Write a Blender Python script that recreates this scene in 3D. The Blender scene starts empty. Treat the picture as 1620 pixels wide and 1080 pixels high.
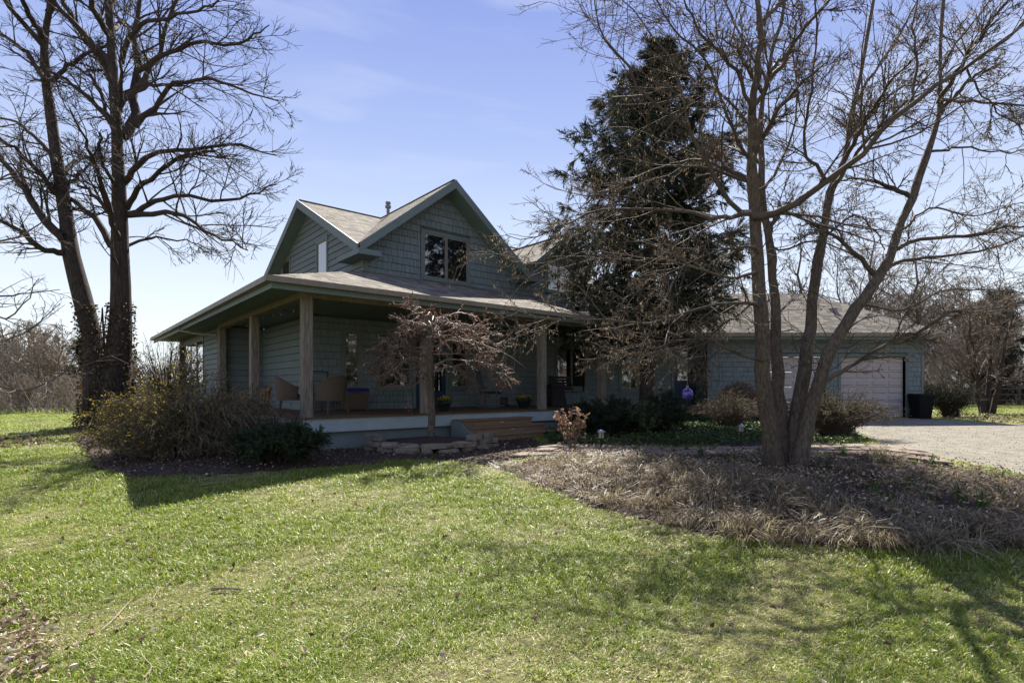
import bpy, math, random
import numpy as np
from mathutils import Vector

# ---------------------------------------------------------------- camera, sky, sun
SC = bpy.context.scene
COL = SC.collection
EYE, FPX, HOR = 1.6, 847.0, 614.0          # eye height (m), focal length and horizon row in photo pixels
cam_d = bpy.data.cameras.new('camera')
cam_d.sensor_width = 36.0
cam_d.lens = 36.0 * FPX / 1620.0
cam_d.shift_y = (HOR - 540.0) / 1620.0
cam_d.clip_start, cam_d.clip_end = 0.05, 9000.0
cam = bpy.data.objects.new('camera', cam_d)
cam.location = (0, 0, EYE)
cam.rotation_euler = (math.radians(90), 0, 0)
COL.objects.link(cam)
SC.camera = cam

SUN_AZ, SUN_EL = math.radians(1.0), math.radians(46.4)
world = bpy.data.worlds.new('World')
SC.world = world
world.use_nodes = True
wn, wl = world.node_tree.nodes, world.node_tree.links
bg = wn['Background']
sky = wn.new('ShaderNodeTexSky')
sky.sky_type = 'NISHITA'
sky.sun_disc = False
sky.sun_elevation, sky.sun_rotation = SUN_EL, SUN_AZ
sky.altitude, sky.air_density, sky.dust_density, sky.ozone_density = 200, 1.0, 0.0, 3.0
# thin high haze: a pale even veil over the clear sky, the same all the way round, with faint wisps
wtc = wn.new('ShaderNodeTexCoord'); wsx = wn.new('ShaderNodeSeparateXYZ'); wl.new(wtc.outputs['Generated'], wsx.inputs[0])
veil = wn.new('ShaderNodeValToRGB')
SKY_S = 0.07
stops = [(0.0, (.43, .435, .44)), (.13, (.40, .415, .435)), (.27, (.305, .34, .42)), (.42, (.20, .238, .385)), (.58, (.138, .172, .35)), (1.0, (.10, .13, .27))]
while len(veil.color_ramp.elements) < len(stops): veil.color_ramp.elements.new(.5)
for e_, (p_, c_) in zip(veil.color_ramp.elements, stops): e_.position, e_.color = p_, (*c_, 1)
wl.new(wsx.outputs['Z'], veil.inputs[0])
wmp = wn.new('ShaderNodeMapping'); wmp.inputs['Scale'].default_value = (1.6, 1.6, 9.0); wl.new(wtc.outputs['Generated'], wmp.inputs[0])
wnz = wn.new('ShaderNodeTexNoise'); wnz.inputs['Scale'].default_value = 1.7; wnz.inputs['Detail'].default_value = 8; wnz.inputs['Distortion'].default_value = .6
wl.new(wmp.outputs[0], wnz.inputs['Vector'])
wcr = wn.new('ShaderNodeMapRange'); wcr.inputs['From Min'].default_value = .52; wcr.inputs['From Max'].default_value = .80; wcr.inputs['To Max'].default_value = .45
wl.new(wnz.outputs['Fac'], wcr.inputs['Value'])
wis = wn.new('ShaderNodeMix'); wis.data_type = 'RGBA'; wis.inputs['B'].default_value = (.36, .375, .42, 1)
wl.new(wcr.outputs[0], wis.inputs['Factor']); wl.new(veil.outputs[0], wis.inputs['A'])
wsc = wn.new('ShaderNodeVectorMath'); wsc.operation = 'SCALE'; wsc.inputs['Scale'].default_value = 1 / SKY_S
wl.new(wis.outputs['Result'], wsc.inputs[0])
wmx = wn.new('ShaderNodeMix'); wmx.data_type = 'RGBA'; wmx.inputs['Factor'].default_value = .8
wl.new(sky.outputs[0], wmx.inputs['A']); wl.new(wsc.outputs[0], wmx.inputs['B'])
wl.new(wmx.outputs['Result'], bg.inputs[0])
bg.inputs[1].default_value = SKY_S
sun_d = bpy.data.lights.new('sun', 'SUN')
sun_d.energy, sun_d.angle, sun_d.color = 5.0, math.radians(0.53), (1.0, 0.95, 0.86)
sun = bpy.data.objects.new('sun', sun_d)
travel = -Vector((math.sin(SUN_AZ) * math.cos(SUN_EL), math.cos(SUN_AZ) * math.cos(SUN_EL), math.sin(SUN_EL)))
sun.rotation_euler = travel.to_track_quat('-Z', 'Y').to_euler()
sun.location = (0, 20, 40)
COL.objects.link(sun)
vs = SC.view_settings
vs.view_transform, vs.look, vs.exposure, vs.gamma = 'Standard', 'None', 1.28, 1.0
vs.use_curve_mapping = False

R = np.random.default_rng(7)
random.seed(7)

# ---------------------------------------------------------------- helpers
def sstep(a, b, x):
    t = np.clip((x - a) / (b - a), 0, 1)
    return t * t * (3 - 2 * t)

def ground(x, y):
    x, y = np.asarray(x, float), np.asarray(y, float)
    z = 0.40 * sstep(3.0, 10.2, y) + 0.15 * sstep(11, 19, y)
    z = z + 0.018 * np.sin(x * 1.1 + 0.7 * y) * sstep(60, 20, np.abs(y)) + 0.012 * np.sin(1.9 * y - 0.8 * x) * sstep(60, 20, np.abs(y))
    for mx_, my_, s_ in ((1.2, 8.2, .5), (2.0, 7.3, .7), (3.0, 6.7, .8), (4.1, 6.3, .8), (5.2, 6.2, .8)):
        z = z + .13 * np.exp(-((x - mx_) ** 2 + (y - my_) ** 2) / s_ ** 2)      # the mounded front bed
    z = z - 0.9 * sstep(24, 50, y) * sstep(-8, -20, x)          # the land falls away behind the big tree
    return z

def pix(px, py, Y):
    return np.array([(px - 810.0) / FPX * Y, Y, EYE + (HOR - py) / FPX * Y])

def gpx(px, py):                                    # photo pixel -> point on the ground
    Y = 8.0
    for _ in range(60):
        X = (px - 810.0) / FPX * Y
        Y = 0.5 * Y + 0.5 * FPX * (EYE - float(ground(X, Y))) / (py - HOR)
    return np.array([(px - 810.0) / FPX * Y, Y])

class MB:                                           # collects shapes, builds ONE mesh object
    def __init__(s):
        s.V, s.Q, s.T, s.N, s.A, s.n = [], [], [], [], [], 0
    def add(s, v, q=None, t=None, var=None, ng=None):
        v = np.asarray(v, float).reshape(-1, 3)
        if q is not None and len(q): s.Q.append(np.asarray(q, int).reshape(-1, 4) + s.n)
        if t is not None and len(t): s.T.append(np.asarray(t, int).reshape(-1, 3) + s.n)
        if ng is not None: s.N += [[i + s.n for i in f] for f in ng]
        s.V.append(v)
        s.A.append(np.full(len(v), R.random()) if var is None else np.broadcast_to(np.asarray(var, float), (len(v),)))
        s.n += len(v)
        return s
    def hexa(s, p, var=None):                       # 8 points: bottom 4 (ccw), top 4
        return s.add(p, [[0, 3, 2, 1], [4, 5, 6, 7], [0, 1, 5, 4], [1, 2, 6, 5], [2, 3, 7, 6], [3, 0, 4, 7]], var=var)
    def box(s, F, x0, x1, y0, y1, z0, z1, var=None):
        return s.hexa([F(x0, y0, z0), F(x1, y0, z0), F(x1, y1, z0), F(x0, y1, z0), F(x0, y0, z1), F(x1, y0, z1), F(x1, y1, z1), F(x0, y1, z1)], var)
    def beam(s, a, b, w, h, up=(0, 0, 1), var=None):   # bar from a to b, w across, h along up (hanging down from the line)
        a, b, up = np.array(a, float), np.array(b, float), np.array(up, float)
        d = (b - a) / np.linalg.norm(b - a)
        c = np.cross(d, up); c /= np.linalg.norm(c)
        u = up if abs(np.dot(up, d)) < 1e-3 else up
        p = []
        for base in (-h * u, 0 * u):
            p += [a - c * w / 2 + base, b - c * w / 2 + base, b + c * w / 2 + base, a + c * w / 2 + base]
        return s.hexa(p, var)
    def prism(s, F, poly, y0, y1, var=None):        # polygon in (x,z), extruded along y
        n = len(poly)
        v = [F(x, y0, z) for x, z in poly] + [F(x, y1, z) for x, z in poly]
        ng = [list(range(n)), list(range(2 * n - 1, n - 1, -1))] + [[i, i + n, (i + 1) % n + n, (i + 1) % n] for i in range(n)]
        return s.add(v, ng=ng, var=var)
    def tubes(s, paths, radii, sides=5, var=None):
        P = np.asarray(paths, float)
        if P.ndim == 2: P = P[None]
        B, K, _ = P.shape
        r = np.broadcast_to(np.asarray(radii, float), (B, K))
        T = np.gradient(P, axis=1)
        T /= np.linalg.norm(T, axis=2, keepdims=True) + 1e-9
        ref = np.where(np.abs(T[:, :1, 2:3]) > 0.8, np.array([[[1., 0.1, 0]]]), np.array([[[0, 0.1, 1.]]]))
        n1 = np.cross(T, np.broadcast_to(ref, T.shape)); n1 /= np.linalg.norm(n1, axis=2, keepdims=True) + 1e-9
        n2 = np.cross(T, n1)
        a = np.arange(sides) / sides * 2 * np.pi
        V = P[:, :, None] + r[:, :, None, None] * (np.cos(a)[None, None, :, None] * n1[:, :, None] + np.sin(a)[None, None, :, None] * n2[:, :, None])
        b, k, j = np.meshgrid(np.arange(B), np.arange(K - 1), np.arange(sides), indexing='ij')
        i0 = (b * K + k) * sides
        j2 = (j + 1) % sides
        q = np.stack([i0 + j, i0 + j2, i0 + sides + j2, i0 + sides + j], -1).reshape(-1, 4)
        if var is None: var = np.repeat(R.random(B), K * sides)
        s.add(V.reshape(-1, 3), q, var=var)
        if sides >= 5:
            s.N += [list(range(s.n - B * K * sides + (bb * K + K - 1) * sides, s.n - B * K * sides + (bb * K + K) * sides)) for bb in range(B)]
        return s
    def lathe(s, c, prof, n=20, var=None):          # prof = [(r, z)...] round a vertical axis
        a = np.arange(n) / n * 2 * np.pi
        V = [[c[0] + r * math.cos(t), c[1] + r * math.sin(t), c[2] + z] for r, z in prof for t in a]
        q = [[k * n + j, k * n + (j + 1) % n, (k + 1) * n + (j + 1) % n, (k + 1) * n + j] for k in range(len(prof) - 1) for j in range(n)]
        return s.add(V, q, var=var)
    def leaves(s, P, D, L, W, var=None, fold=0.25):  # little pointed, folded leaves
        P, D = np.asarray(P, float), np.asarray(D, float)
        n = len(P)
        D = D / (np.linalg.norm(D, axis=1, keepdims=True) + 1e-9)
        c = np.cross(D, R.normal(size=(n, 3))); c /= np.linalg.norm(c, axis=1, keepdims=True) + 1e-9
        m = np.cross(D, c)
        L = np.broadcast_to(L, (n,))[:, None]; W = np.broadcast_to(W, (n,))[:, None]
        mid = P + D * L * 0.45 + m * W * fold
        V = np.stack([P, mid + c * W * 0.5, P + D * L, mid - c * W * 0.5], 1).reshape(-1, 3)
        i = np.arange(n)[:, None] * 4
        t = np.concatenate([i + np.array([[0, 1, 2]]), i + np.array([[0, 2, 3]])])
        if var is None: var = R.random(n)
        return s.add(V, t=t, var=np.repeat(var, 4))
    def sprigs(s, P, D, L, n=8, w=0.012, spread=0.8, var=None):   # needle sprays round an axis
        P, D = np.asarray(P, float), np.asarray(D, float)
        B = len(P)
        D = D / (np.linalg.norm(D, axis=1, keepdims=True) + 1e-9)
        L = np.broadcast_to(L, (B,))
        tt = np.linspace(0, 0.75, n)
        base = P[:, None] + D[:, None] * (L[:, None] * tt)[..., None]
        c = np.cross(D[:, None], R.normal(size=(B, n, 3))); c /= np.linalg.norm(c, axis=2, keepdims=True) + 1e-9
        nl = (L[:, None] * (0.55 - 0.25 * tt))[..., None]
        tip = base + (D[:, None] * 0.75 + c * spread) * nl
        e = np.cross(c, D[:, None]) * w
        V = np.stack([base - e, base + e, tip], 2).reshape(-1, 3)
        if var is None: var = R.random(B)
        return s.add(V, t=np.arange(B * n * 3).reshape(-1, 3), var=np.repeat(var, n * 3))
    def build(s, name, mat, parent=None, at=None, smooth=False):
        V = np.concatenate(s.V)
        off = np.array(wloc(parent)) if parent is not None else np.array(at if at is not None else (0, 0, 0), float)
        me = bpy.data.meshes.new(name)
        Q = np.concatenate(s.Q) if s.Q else np.zeros((0, 4), int)
        T = np.concatenate(s.T) if s.T else np.zeros((0, 3), int)
        ngl = [len(f) for f in s.N]
        flat = np.concatenate([Q.ravel(), T.ravel(), np.array([i for f in s.N for i in f], int)]).astype(np.int32)
        tot = np.concatenate([np.full(len(Q), 4), np.full(len(T), 3), np.array(ngl, int)]).astype(np.int32)
        st = np.concatenate([[0], np.cumsum(tot)[:-1]]).astype(np.int32)
        me.vertices.add(len(V)); me.loops.add(len(flat)); me.polygons.add(len(tot))
        me.vertices.foreach_set('co', (V - off).astype(np.float32).ravel())
        me.loops.foreach_set('vertex_index', flat)
        me.polygons.foreach_set('loop_start', st)
        me.polygons.foreach_set('use_smooth', np.full(len(tot), smooth))
        at_ = me.attributes.new('var', 'FLOAT', 'POINT')
        at_.data.foreach_set('value', np.concatenate(s.A).astype(np.float32))
        me.update(calc_edges=True); me.validate()
        me.materials.append(mat)
        o = bpy.data.objects.new(name, me)
        COL.objects.link(o)
        if parent is not None: o.parent = parent
        elif at is not None: o.location = at
        return o

WL = {}
def wloc(o):
    return (0, 0, 0) if o is None else WL.get(o.name) or tuple(np.array(wloc(o.parent)) + np.array(o.location))
def tag(o, label, cat, group=None):
    o['label'], o['category'] = label, cat
    if group: o['group'] = group
    return o
def struct(o):
    o['kind'] = 'structure'; return o
def stuff(o, label=None, cat=None):
    o['kind'] = 'stuff'
    if label: tag(o, label, cat)
    return o
def thing(name, label, cat, loc, group=None):
    o = bpy.data.objects.new(name, None)
    o.empty_display_size = 0.2
    o.location = [float(c) for c in loc]
    COL.objects.link(o)
    return tag(o, label, cat, group)
def copy_thing(root, loc, rz=0.0, sc=1.0, label=None):
    r = root.copy(); COL.objects.link(r)
    r.location = [float(c) for c in loc]; r.rotation_euler = (0, 0, rz); r.scale = (sc, sc, sc * 1.0)
    if label: r['label'] = label
    for ch in root.children:
        c = ch.copy(); COL.objects.link(c); c.parent = r
        for gch in ch.children:
            d = gch.copy(); COL.objects.link(d); d.parent = c
    return r
def frame(ox, oy, oz, deg):
    c, s_ = math.cos(math.radians(deg)), math.sin(math.radians(deg))
    def F(x, y, z): return (ox + c * x - s_ * y, oy + s_ * x + c * y, oz + z)
    F.o, F.deg = (ox, oy, oz), deg
    return F

# ---------------------------------------------------------------- materials
def mat(name, c1, c2=None, scale=8.0, rough=0.8, bump=0.0, stretch=(1, 1, 1), rnd=0.0, var=0.0, spec=0.3, transl=0.0,
        c3=None, world_pos=False, big=0.0, metallic=0.0, coat=0.0, ior=1.45, alpha=1.0, ramp=(0.35, 0.65), vcol=None):
    m = bpy.data.materials.new(name); m.use_nodes = True
    N, Lk = m.node_tree.nodes, m.node_tree.links
    P = N['Principled BSDF']
    P.inputs['Roughness'].default_value = rough
    P.inputs['Specular IOR Level'].default_value = spec
    P.inputs['Metallic'].default_value = metallic
    P.inputs['IOR'].default_value = ior
    P.inputs['Coat Weight'].default_value = coat
    if c2 is None: c2 = tuple(x * 0.8 for x in c1)
    if world_pos: vec = N.new('ShaderNodeNewGeometry').outputs['Position']
    else: vec = N.new('ShaderNodeTexCoord').outputs['Object']
    mp = N.new('ShaderNodeMapping'); mp.inputs['Scale'].default_value = stretch
    Lk.new(vec, mp.inputs['Vector'])
    nz = N.new('ShaderNodeTexNoise'); nz.inputs['Scale'].default_value = scale; nz.inputs['Detail'].default_value = 6.0
    nz.inputs['Roughness'].default_value = 0.65
    Lk.new(mp.outputs[0], nz.inputs['Vector'])
    rp = N.new('ShaderNodeValToRGB')
    rp.color_ramp.elements[0].position, rp.color_ramp.elements[1].position = ramp
    rp.color_ramp.elements[0].color = (*c2, 1); rp.color_ramp.elements[1].color = (*c1, 1)
    if c3 is not None:
        e = rp.color_ramp.elements.new((ramp[0] + ramp[1]) / 2); e.color = (*c3, 1)
    Lk.new(nz.outputs['Fac'], rp.inputs[0])
    col = rp.outputs[0]
    def mul(col, src, amt):
        mr = N.new('ShaderNodeMapRange'); mr.inputs['To Min'].default_value = 1 - amt; mr.inputs['To Max'].default_value = 1 + amt
        Lk.new(src, mr.inputs['Value'])
        mx = N.new('ShaderNodeMix'); mx.data_type = 'RGBA'; mx.blend_type = 'MULTIPLY'; mx.inputs['Factor'].default_value = 1
        Lk.new(col, mx.inputs['A']); Lk.new(mr.outputs[0], mx.inputs['B'])
        return mx.outputs['Result']
    if rnd: col = mul(col, N.new('ShaderNodeObjectInfo').outputs['Random'], rnd)
    if var:
        at_ = N.new('ShaderNodeAttribute'); at_.attribute_name = 'var'
        col = mul(col, at_.outputs['Fac'], var)
    if vcol:                                        # a colour ramp over the per-piece value
        at_ = N.new('ShaderNodeAttribute'); at_.attribute_name = 'var'
        r2 = N.new('ShaderNodeValToRGB')
        while len(r2.color_ramp.elements) < len(vcol): r2.color_ramp.elements.new(0.5)
        for e, (p, c) in zip(r2.color_ramp.elements, vcol): e.position, e.color = p, (*c, 1)
        Lk.new(at_.outputs['Fac'], r2.inputs[0])
        col = r2.outputs[0]
    if big:
        n2 = N.new('ShaderNodeTexNoise'); n2.inputs['Scale'].default_value = scale * 0.08; n2.inputs['Detail'].default_value = 3
        Lk.new(vec, n2.inputs['Vector'])
        col = mul(col, n2.outputs['Fac'], big)
    Lk.new(col, P.inputs['Base Color'])
    if bump:
        bp = N.new('ShaderNodeBump'); bp.inputs['Strength'].default_value = bump; bp.inputs['Distance'].default_value = 0.02
        Lk.new(nz.outputs['Fac'], bp.inputs['Height']); Lk.new(bp.outputs[0], P.inputs['Normal'])
    if transl:
        tr = N.new('ShaderNodeBsdfTranslucent'); mx = N.new('ShaderNodeMixShader'); mx.inputs[0].default_value = transl
        Lk.new(col, tr.inputs['Color']); Lk.new(P.outputs[0], mx.inputs[1]); Lk.new(tr.outputs[0], mx.inputs[2])
        Lk.new(mx.outputs[0], N['Material Output'].inputs['Surface'])
    return m

def glass_mat(name, transp=0.0, tint=(0.008, 0.01, 0.012)):
    m = bpy.data.materials.new(name); m.use_nodes = True
    N, Lk = m.node_tree.nodes, m.node_tree.links
    P = N['Principled BSDF']
    P.inputs['Base Color'].default_value = (*tint, 1)
    P.inputs['Roughness'].default_value = 0.015
    P.inputs['IOR'].default_value = 2.5
    P.inputs['Coat Weight'].default_value = 0.8
    P.inputs['Coat Roughness'].default_value = 0.01
    nz = N.new('ShaderNodeTexNoise'); nz.inputs['Scale'].default_value = 1.3
    bp = N.new('ShaderNodeBump'); bp.inputs['Strength'].default_value = 0.03; bp.inputs['Distance'].default_value = 0.05
    Lk.new(nz.outputs['Fac'], bp.inputs['Height']); Lk.new(bp.outputs[0], P.inputs['Normal'])
    if transp:
        tr = N.new('ShaderNodeBsdfTransparent'); mx = N.new('ShaderNodeMixShader'); mx.inputs[0].default_value = transp
        Lk.new(P.outputs[0], mx.inputs[1]); Lk.new(tr.outputs[0], mx.inputs[2])
        Lk.new(mx.outputs[0], N['Material Output'].inputs['Surface'])
    return m

m_shingle = mat('painted_shingle', (0.20, 0.238, 0.24), (0.172, 0.206, 0.207), 3, 0.75, 0.25, (1, 1, 4), rnd=0.07, var=0.07)
m_paint = mat('painted_wood', (0.19, 0.226, 0.228), (0.172, 0.206, 0.208), 2, 0.65, 0.08, rnd=0.05, var=0.05)
m_trim = mat('trim_paint', (0.165, 0.21, 0.20), (0.15, 0.19, 0.18), 3, 0.55, 0.05, var=0.04)
m_joint = mat('dark_joint', (0.09, 0.107, 0.107), (0.075, 0.09, 0.09), 3, .9)
m_skylit_paint = mat('skylit_paint', (0.40, 0.47, 0.48), (0.33, 0.40, 0.41), 3, 0.6, 0.05)  # house paint made paler, with the sky light on the fascia in its colour
m_soffit = mat('soffit_paint', (0.165, 0.22, 0.20), (0.14, 0.19, 0.17), 3, 0.6)
m_frame = mat('window_frame', (0.24, 0.205, 0.165), (0.18, 0.155, 0.125), 5, 0.5)
m_post = mat('weathered_post', (0.30, 0.255, 0.20), (0.14, 0.118, 0.092), 6, 0.85, 0.5, (6, 6, 0.6), rnd=0.12)
m_deck = mat('deck_wood', (0.17, 0.10, 0.06), (0.10, 0.06, 0.036), 7, 0.7, 0.2, (4, 4, 1), rnd=0.15)
m_step = mat('step_wood', (0.29, 0.195, 0.115), (0.19, 0.125, 0.072), 6, 0.65, 0.2, (1, 6, 6), rnd=0.1)
m_roof = mat('roof_shingle', (0.225, 0.195, 0.15), (0.145, 0.125, 0.10), 22, 0.95, 0.3, var=0.42, big=0.25)
m_gutter = mat('gutter_metal', (0.27, 0.235, 0.175), (0.20, 0.17, 0.13), 4, 0.45)
m_glass = glass_mat('window_glass')
m_clear = glass_mat('sunroom_glass', 0.8)
m_gdoor = mat('garage_door_paint', (0.50, 0.445, 0.42), (0.45, 0.40, 0.375), 2.5, 0.55)
m_bdoor = mat('blue_door_paint', (0.03, 0.05, 0.10), (0.022, 0.038, 0.08), 3, 0.4)
m_black = mat('black_metal', (0.012, 0.012, 0.014), (0.02, 0.02, 0.022), 9, 0.5)
m_vent = mat('vent_metal', (0.30, 0.27, 0.26), (0.22, 0.2, 0.2), 9, 0.5)
m_wicker = mat('wicker', (0.18, 0.135, 0.09), (0.08, 0.058, 0.038), 60, 0.7, 0.6, (1, 1, 3))
m_cush = mat('blue_cushion', (0.035, 0.032, 0.15), (0.028, 0.025, 0.11), 20, 0.9, 0.2)
m_log = mat('log_bark', (0.20, 0.15, 0.10), (0.10, 0.075, 0.05), 14, 0.9, 0.4, rnd=0.25)
m_logend = mat('log_end', (0.46, 0.34, 0.20), (0.33, 0.23, 0.13), 14, 0.85, 0.2, rnd=0.2)
m_stone = mat('field_stone', (0.27, 0.23, 0.18), (0.13, 0.11, 0.085), 8, 0.9, 0.6, rnd=0.22)
m_paver = mat('flagstone', (0.25, 0.195, 0.15), (0.15, 0.115, 0.09), 5, 0.9, 0.4, rnd=0.22)
m_mulch = mat('mulch', (0.085, 0.058, 0.04), (0.03, 0.021, 0.015), 30, 0.95, 0.8, world_pos=True, big=0.3)
m_gravel = mat('gravel', (0.27, 0.245, 0.19), (0.14, 0.127, 0.10), 40, 0.95, 0.35, world_pos=True, big=0.5)
m_gravel_b = mat('gravel_stone', (0.26, 0.23, 0.195), (0.20, 0.175, 0.145), 20, 0.9, var=0.35)
m_lawn = mat('lawn_soil', (0.15, 0.15, 0.045), (0.07, 0.06, 0.03), 14, 0.95, 0.6, world_pos=True, big=0.3)
m_bark = mat('dark_bark', (0.085, 0.064, 0.05), (0.03, 0.023, 0.019), 7, 0.95, 1.0, (3.5, 3.5, 0.6))
m_bark2 = mat('grey_bark', (0.185, 0.145, 0.105), (0.07, 0.053, 0.04), 15, 0.9, 1.0, (2.2, 2.2, 0.7), big=.35)
m_twig = mat('dark_twig', (0.07, 0.052, 0.042), (0.045, 0.034, 0.028), 5, 0.85)
m_twig2 = mat('pale_twig', (0.14, 0.107, 0.08), (0.075, 0.057, 0.043), 5, 0.8, var=0.3)
m_twig3 = mat('thicket_twig', (0.20, 0.155, 0.12), (0.12, 0.092, 0.07), 5, 0.85, var=0.3)
m_brush = mat('pale_brush', (0.33, 0.275, 0.215), (0.20, 0.165, 0.13), 5, 0.8, var=0.35)
m_spruce = mat('spruce_needles', (0.06, 0.075, 0.042), rough=0.75, transl=0.15,
               vcol=[(0.0, (0.024, 0.036, 0.020)), (0.55, (0.048, 0.062, 0.034)), (0.85, (0.09, 0.09, 0.052)), (1.0, (0.16, 0.135, 0.085))])
m_ever = mat('evergreen_leaves', (0.03, 0.05, 0.022), rough=0.7, transl=0.15,
             vcol=[(0.0, (0.014, 0.024, 0.012)), (0.6, (0.028, 0.046, 0.02)), (1.0, (0.055, 0.075, 0.03))])
m_ever2 = mat('light_evergreen_leaves', (0.1, 0.13, 0.05), rough=0.7, transl=0.2,
              vcol=[(0.0, (0.05, 0.07, 0.03)), (1.0, (0.16, 0.19, 0.08))])
m_catkin = mat('dry_catkin', (0.3, 0.23, 0.15), rough=0.8, transl=0.3,
               vcol=[(0.0, (0.13, 0.09, 0.055)), (0.6, (0.27, 0.20, 0.13)), (1.0, (0.42, 0.34, 0.22))])
m_bud = mat('red_bud', (0.12, 0.05, 0.04), rough=0.7, transl=0.25,
            vcol=[(0.0, (0.07, 0.03, 0.02)), (0.6, (0.19, 0.095, 0.062)), (1.0, (0.42, 0.31, 0.24))])
m_yellow = mat('forsythia_flower', (0.7, 0.5, 0.04), rough=0.6, transl=0.4,
               vcol=[(0.0, (0.34, 0.25, 0.03)), (1.0, (0.70, 0.55, 0.09))])
m_olive = mat('olive_leaf', (0.12, 0.11, 0.04), rough=0.7, transl=0.3,
              vcol=[(0.0, (0.05, 0.045, 0.02)), (0.6, (0.12, 0.105, 0.045)), (1.0, (0.27, 0.23, 0.09))])
m_rust = mat('rust_leaf', (0.4, 0.2, 0.1), rough=0.6, transl=0.35,
             vcol=[(0.0, (0.16, 0.07, 0.035)), (0.6, (0.38, 0.22, 0.12)), (1.0, (0.62, 0.50, 0.38))])
m_ivy = mat('ivy_leaf', (0.08, 0.06, 0.03), rough=0.6, transl=0.3,
            vcol=[(0.0, (0.022, 0.02, 0.012)), (0.65, (0.06, 0.05, 0.025)), (0.85, (0.16, 0.10, 0.04)), (1.0, (0.30, 0.18, 0.06))])
m_cover = mat('ground_cover_leaf', (0.05, 0.08, 0.025), rough=0.5, transl=0.3,
              vcol=[(0.0, (0.025, 0.045, 0.015)), (0.7, (0.06, 0.10, 0.03)), (1.0, (0.16, 0.22, 0.05))])
m_litter = mat('dead_leaf', (0.3, 0.2, 0.13), rough=0.75, transl=0.2,
               vcol=[(0.0, (0.08, 0.045, 0.028)), (0.4, (0.19, 0.125, 0.075)), (0.8, (0.37, 0.28, 0.185)), (1.0, (0.64, 0.56, 0.46))])
m_straw = mat('dry_grass_blade', (0.4, 0.3, 0.2), rough=0.45, spec=.5, transl=0.4,
              vcol=[(0.0, (0.07, 0.052, 0.030)), (0.5, (0.22, 0.17, 0.095)), (0.85, (0.42, 0.345, 0.21)), (1.0, (0.68, 0.60, 0.42))])
m_stick = mat('fallen_stick', (0.36, 0.29, 0.22), (0.22, 0.17, 0.13), 12, 0.85, rnd=0.3)

# ---------------------------------------------------------------- ground, beds, drive, path
HANG = 40.3                                          # the main house is turned 40 degrees to the picture
HO = (-4.03, 10.5, 0.4)                              # its porch corner post, at ground level
FH = frame(HO[0], HO[1], HO[2], HANG)                # (u along the front, v into the house, z)
FW = frame(0, 0, HO[2], 0)                           # the garage wing faces the picture squarely

def in_poly(x, y, poly):
    x, y = np.asarray(x, float), np.asarray(y, float)
    ins = np.zeros(x.shape, bool)
    for (x0, y0), (x1, y1) in zip(poly, list(poly[1:]) + [poly[0]]):
        c = ((y0 > y) != (y1 > y))
        xi = (x1 - x0) * (y - y0) / ((y1 - y0) if abs(y1 - y0) > 1e-9 else 1e-9) + x0
        ins ^= c & (x < xi)
    return ins
def hxy(u, v): return FH(u, v, 0)[:2]

def graded(lim, n, near, step):
    a = list(np.arange(0, near, step))
    s_ = step
    while a[-1] < lim: s_ *= 1.28; a.append(a[-1] + s_)
    return np.array(a)
gx = graded(2500, 0, 26, 0.4); gx = np.concatenate([-gx[:0:-1], gx])
gy = np.concatenate([-graded(40, 0, 4, 1.0)[:0:-1], graded(4000, 0, 30, 0.4)])
XX, YY = np.meshgrid(gx, gy)
nx, ny = len(gx), len(gy)
ii, jj = np.meshgrid(np.arange(nx - 1), np.arange(ny - 1))
k0 = (jj * nx + ii).ravel()
struct(MB().add(np.stack([XX, YY, ground(XX, YY)], -1).reshape(-1, 3), np.stack([k0, k0 + 1, k0 + nx + 1, k0 + nx], -1), var=0.5)
       .build('ground', m_lawn, smooth=True))

def sheet(name, poly, m, lift, cell=0.14):
    px_, py_ = np.array(poly).T
    xs, ys = np.arange(px_.min(), px_.max() + cell, cell), np.arange(py_.min(), py_.max() + cell, cell)
    X, Y = np.meshgrid(xs, ys)
    X = X + R.uniform(-.3, .3, X.shape) * cell; Y = Y + R.uniform(-.3, .3, Y.shape) * cell
    n = len(xs)
    i, j = np.meshgrid(np.arange(n - 1), np.arange(len(ys) - 1))
    keep = in_poly(xs[i] + cell / 2, ys[j] + cell / 2, poly)
    k = (j * n + i)[keep]
    Z = ground(X, Y) + lift
    return struct(MB().add(np.stack([X, Y, Z], -1).reshape(-1, 3), np.stack([k, k + 1, k + n + 1, k + n], -1), var=0.5).build(name, m, smooth=True))

BED_HOUSE = [tuple(gpx(*p)) for p in [(118, 690), (150, 742), (215, 758), (330, 752), (450, 743), (560, 738), (640, 727), (700, 727), (782, 738), (830, 722), (862, 704)]] + \
            [hxy(5.5, -.3), hxy(-.3, -.3), hxy(-.3, 9)]
BED_FRONT = [tuple(gpx(*p)) for p in [(782, 738), (850, 768), (930, 798), (1020, 823), (1110, 843), (1200, 857), (1300, 864), (1400, 868), (1520, 866), (1640, 868),
                                      (1700, 800), (1640, 762), (1560, 748), (1500, 740), (1400, 724), (1250, 719), (1100, 721), (1000, 721), (880, 724)]]
BED_SPRUCE = [tuple(gpx(*p)) for p in [(870, 702), (1000, 706), (1100, 707), (1250, 705), (1375, 704)]] + [(8.6, 13.4), (8.4, 18.9), (7.0, 19.1), (6.9, 20.2), (2.9, 20.2), hxy(9.1, -.2), hxy(6.0, -.3)]
DRIVE = [(8.5, 19.15), (14.75, 19.15), (14.9, 16.4), (17, 14.4), (45, 12.8), (45, 0), (14, 4.6), (9.4, 6.6), (7.5, 7.9), (7.55, 9.4), (7.8, 11.1), (8.7, 13.2)]
sheet('mulch_bed', BED_HOUSE, m_mulch, 0.012)
sheet('mulch_bed', BED_FRONT, m_mulch, 0.012)
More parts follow.
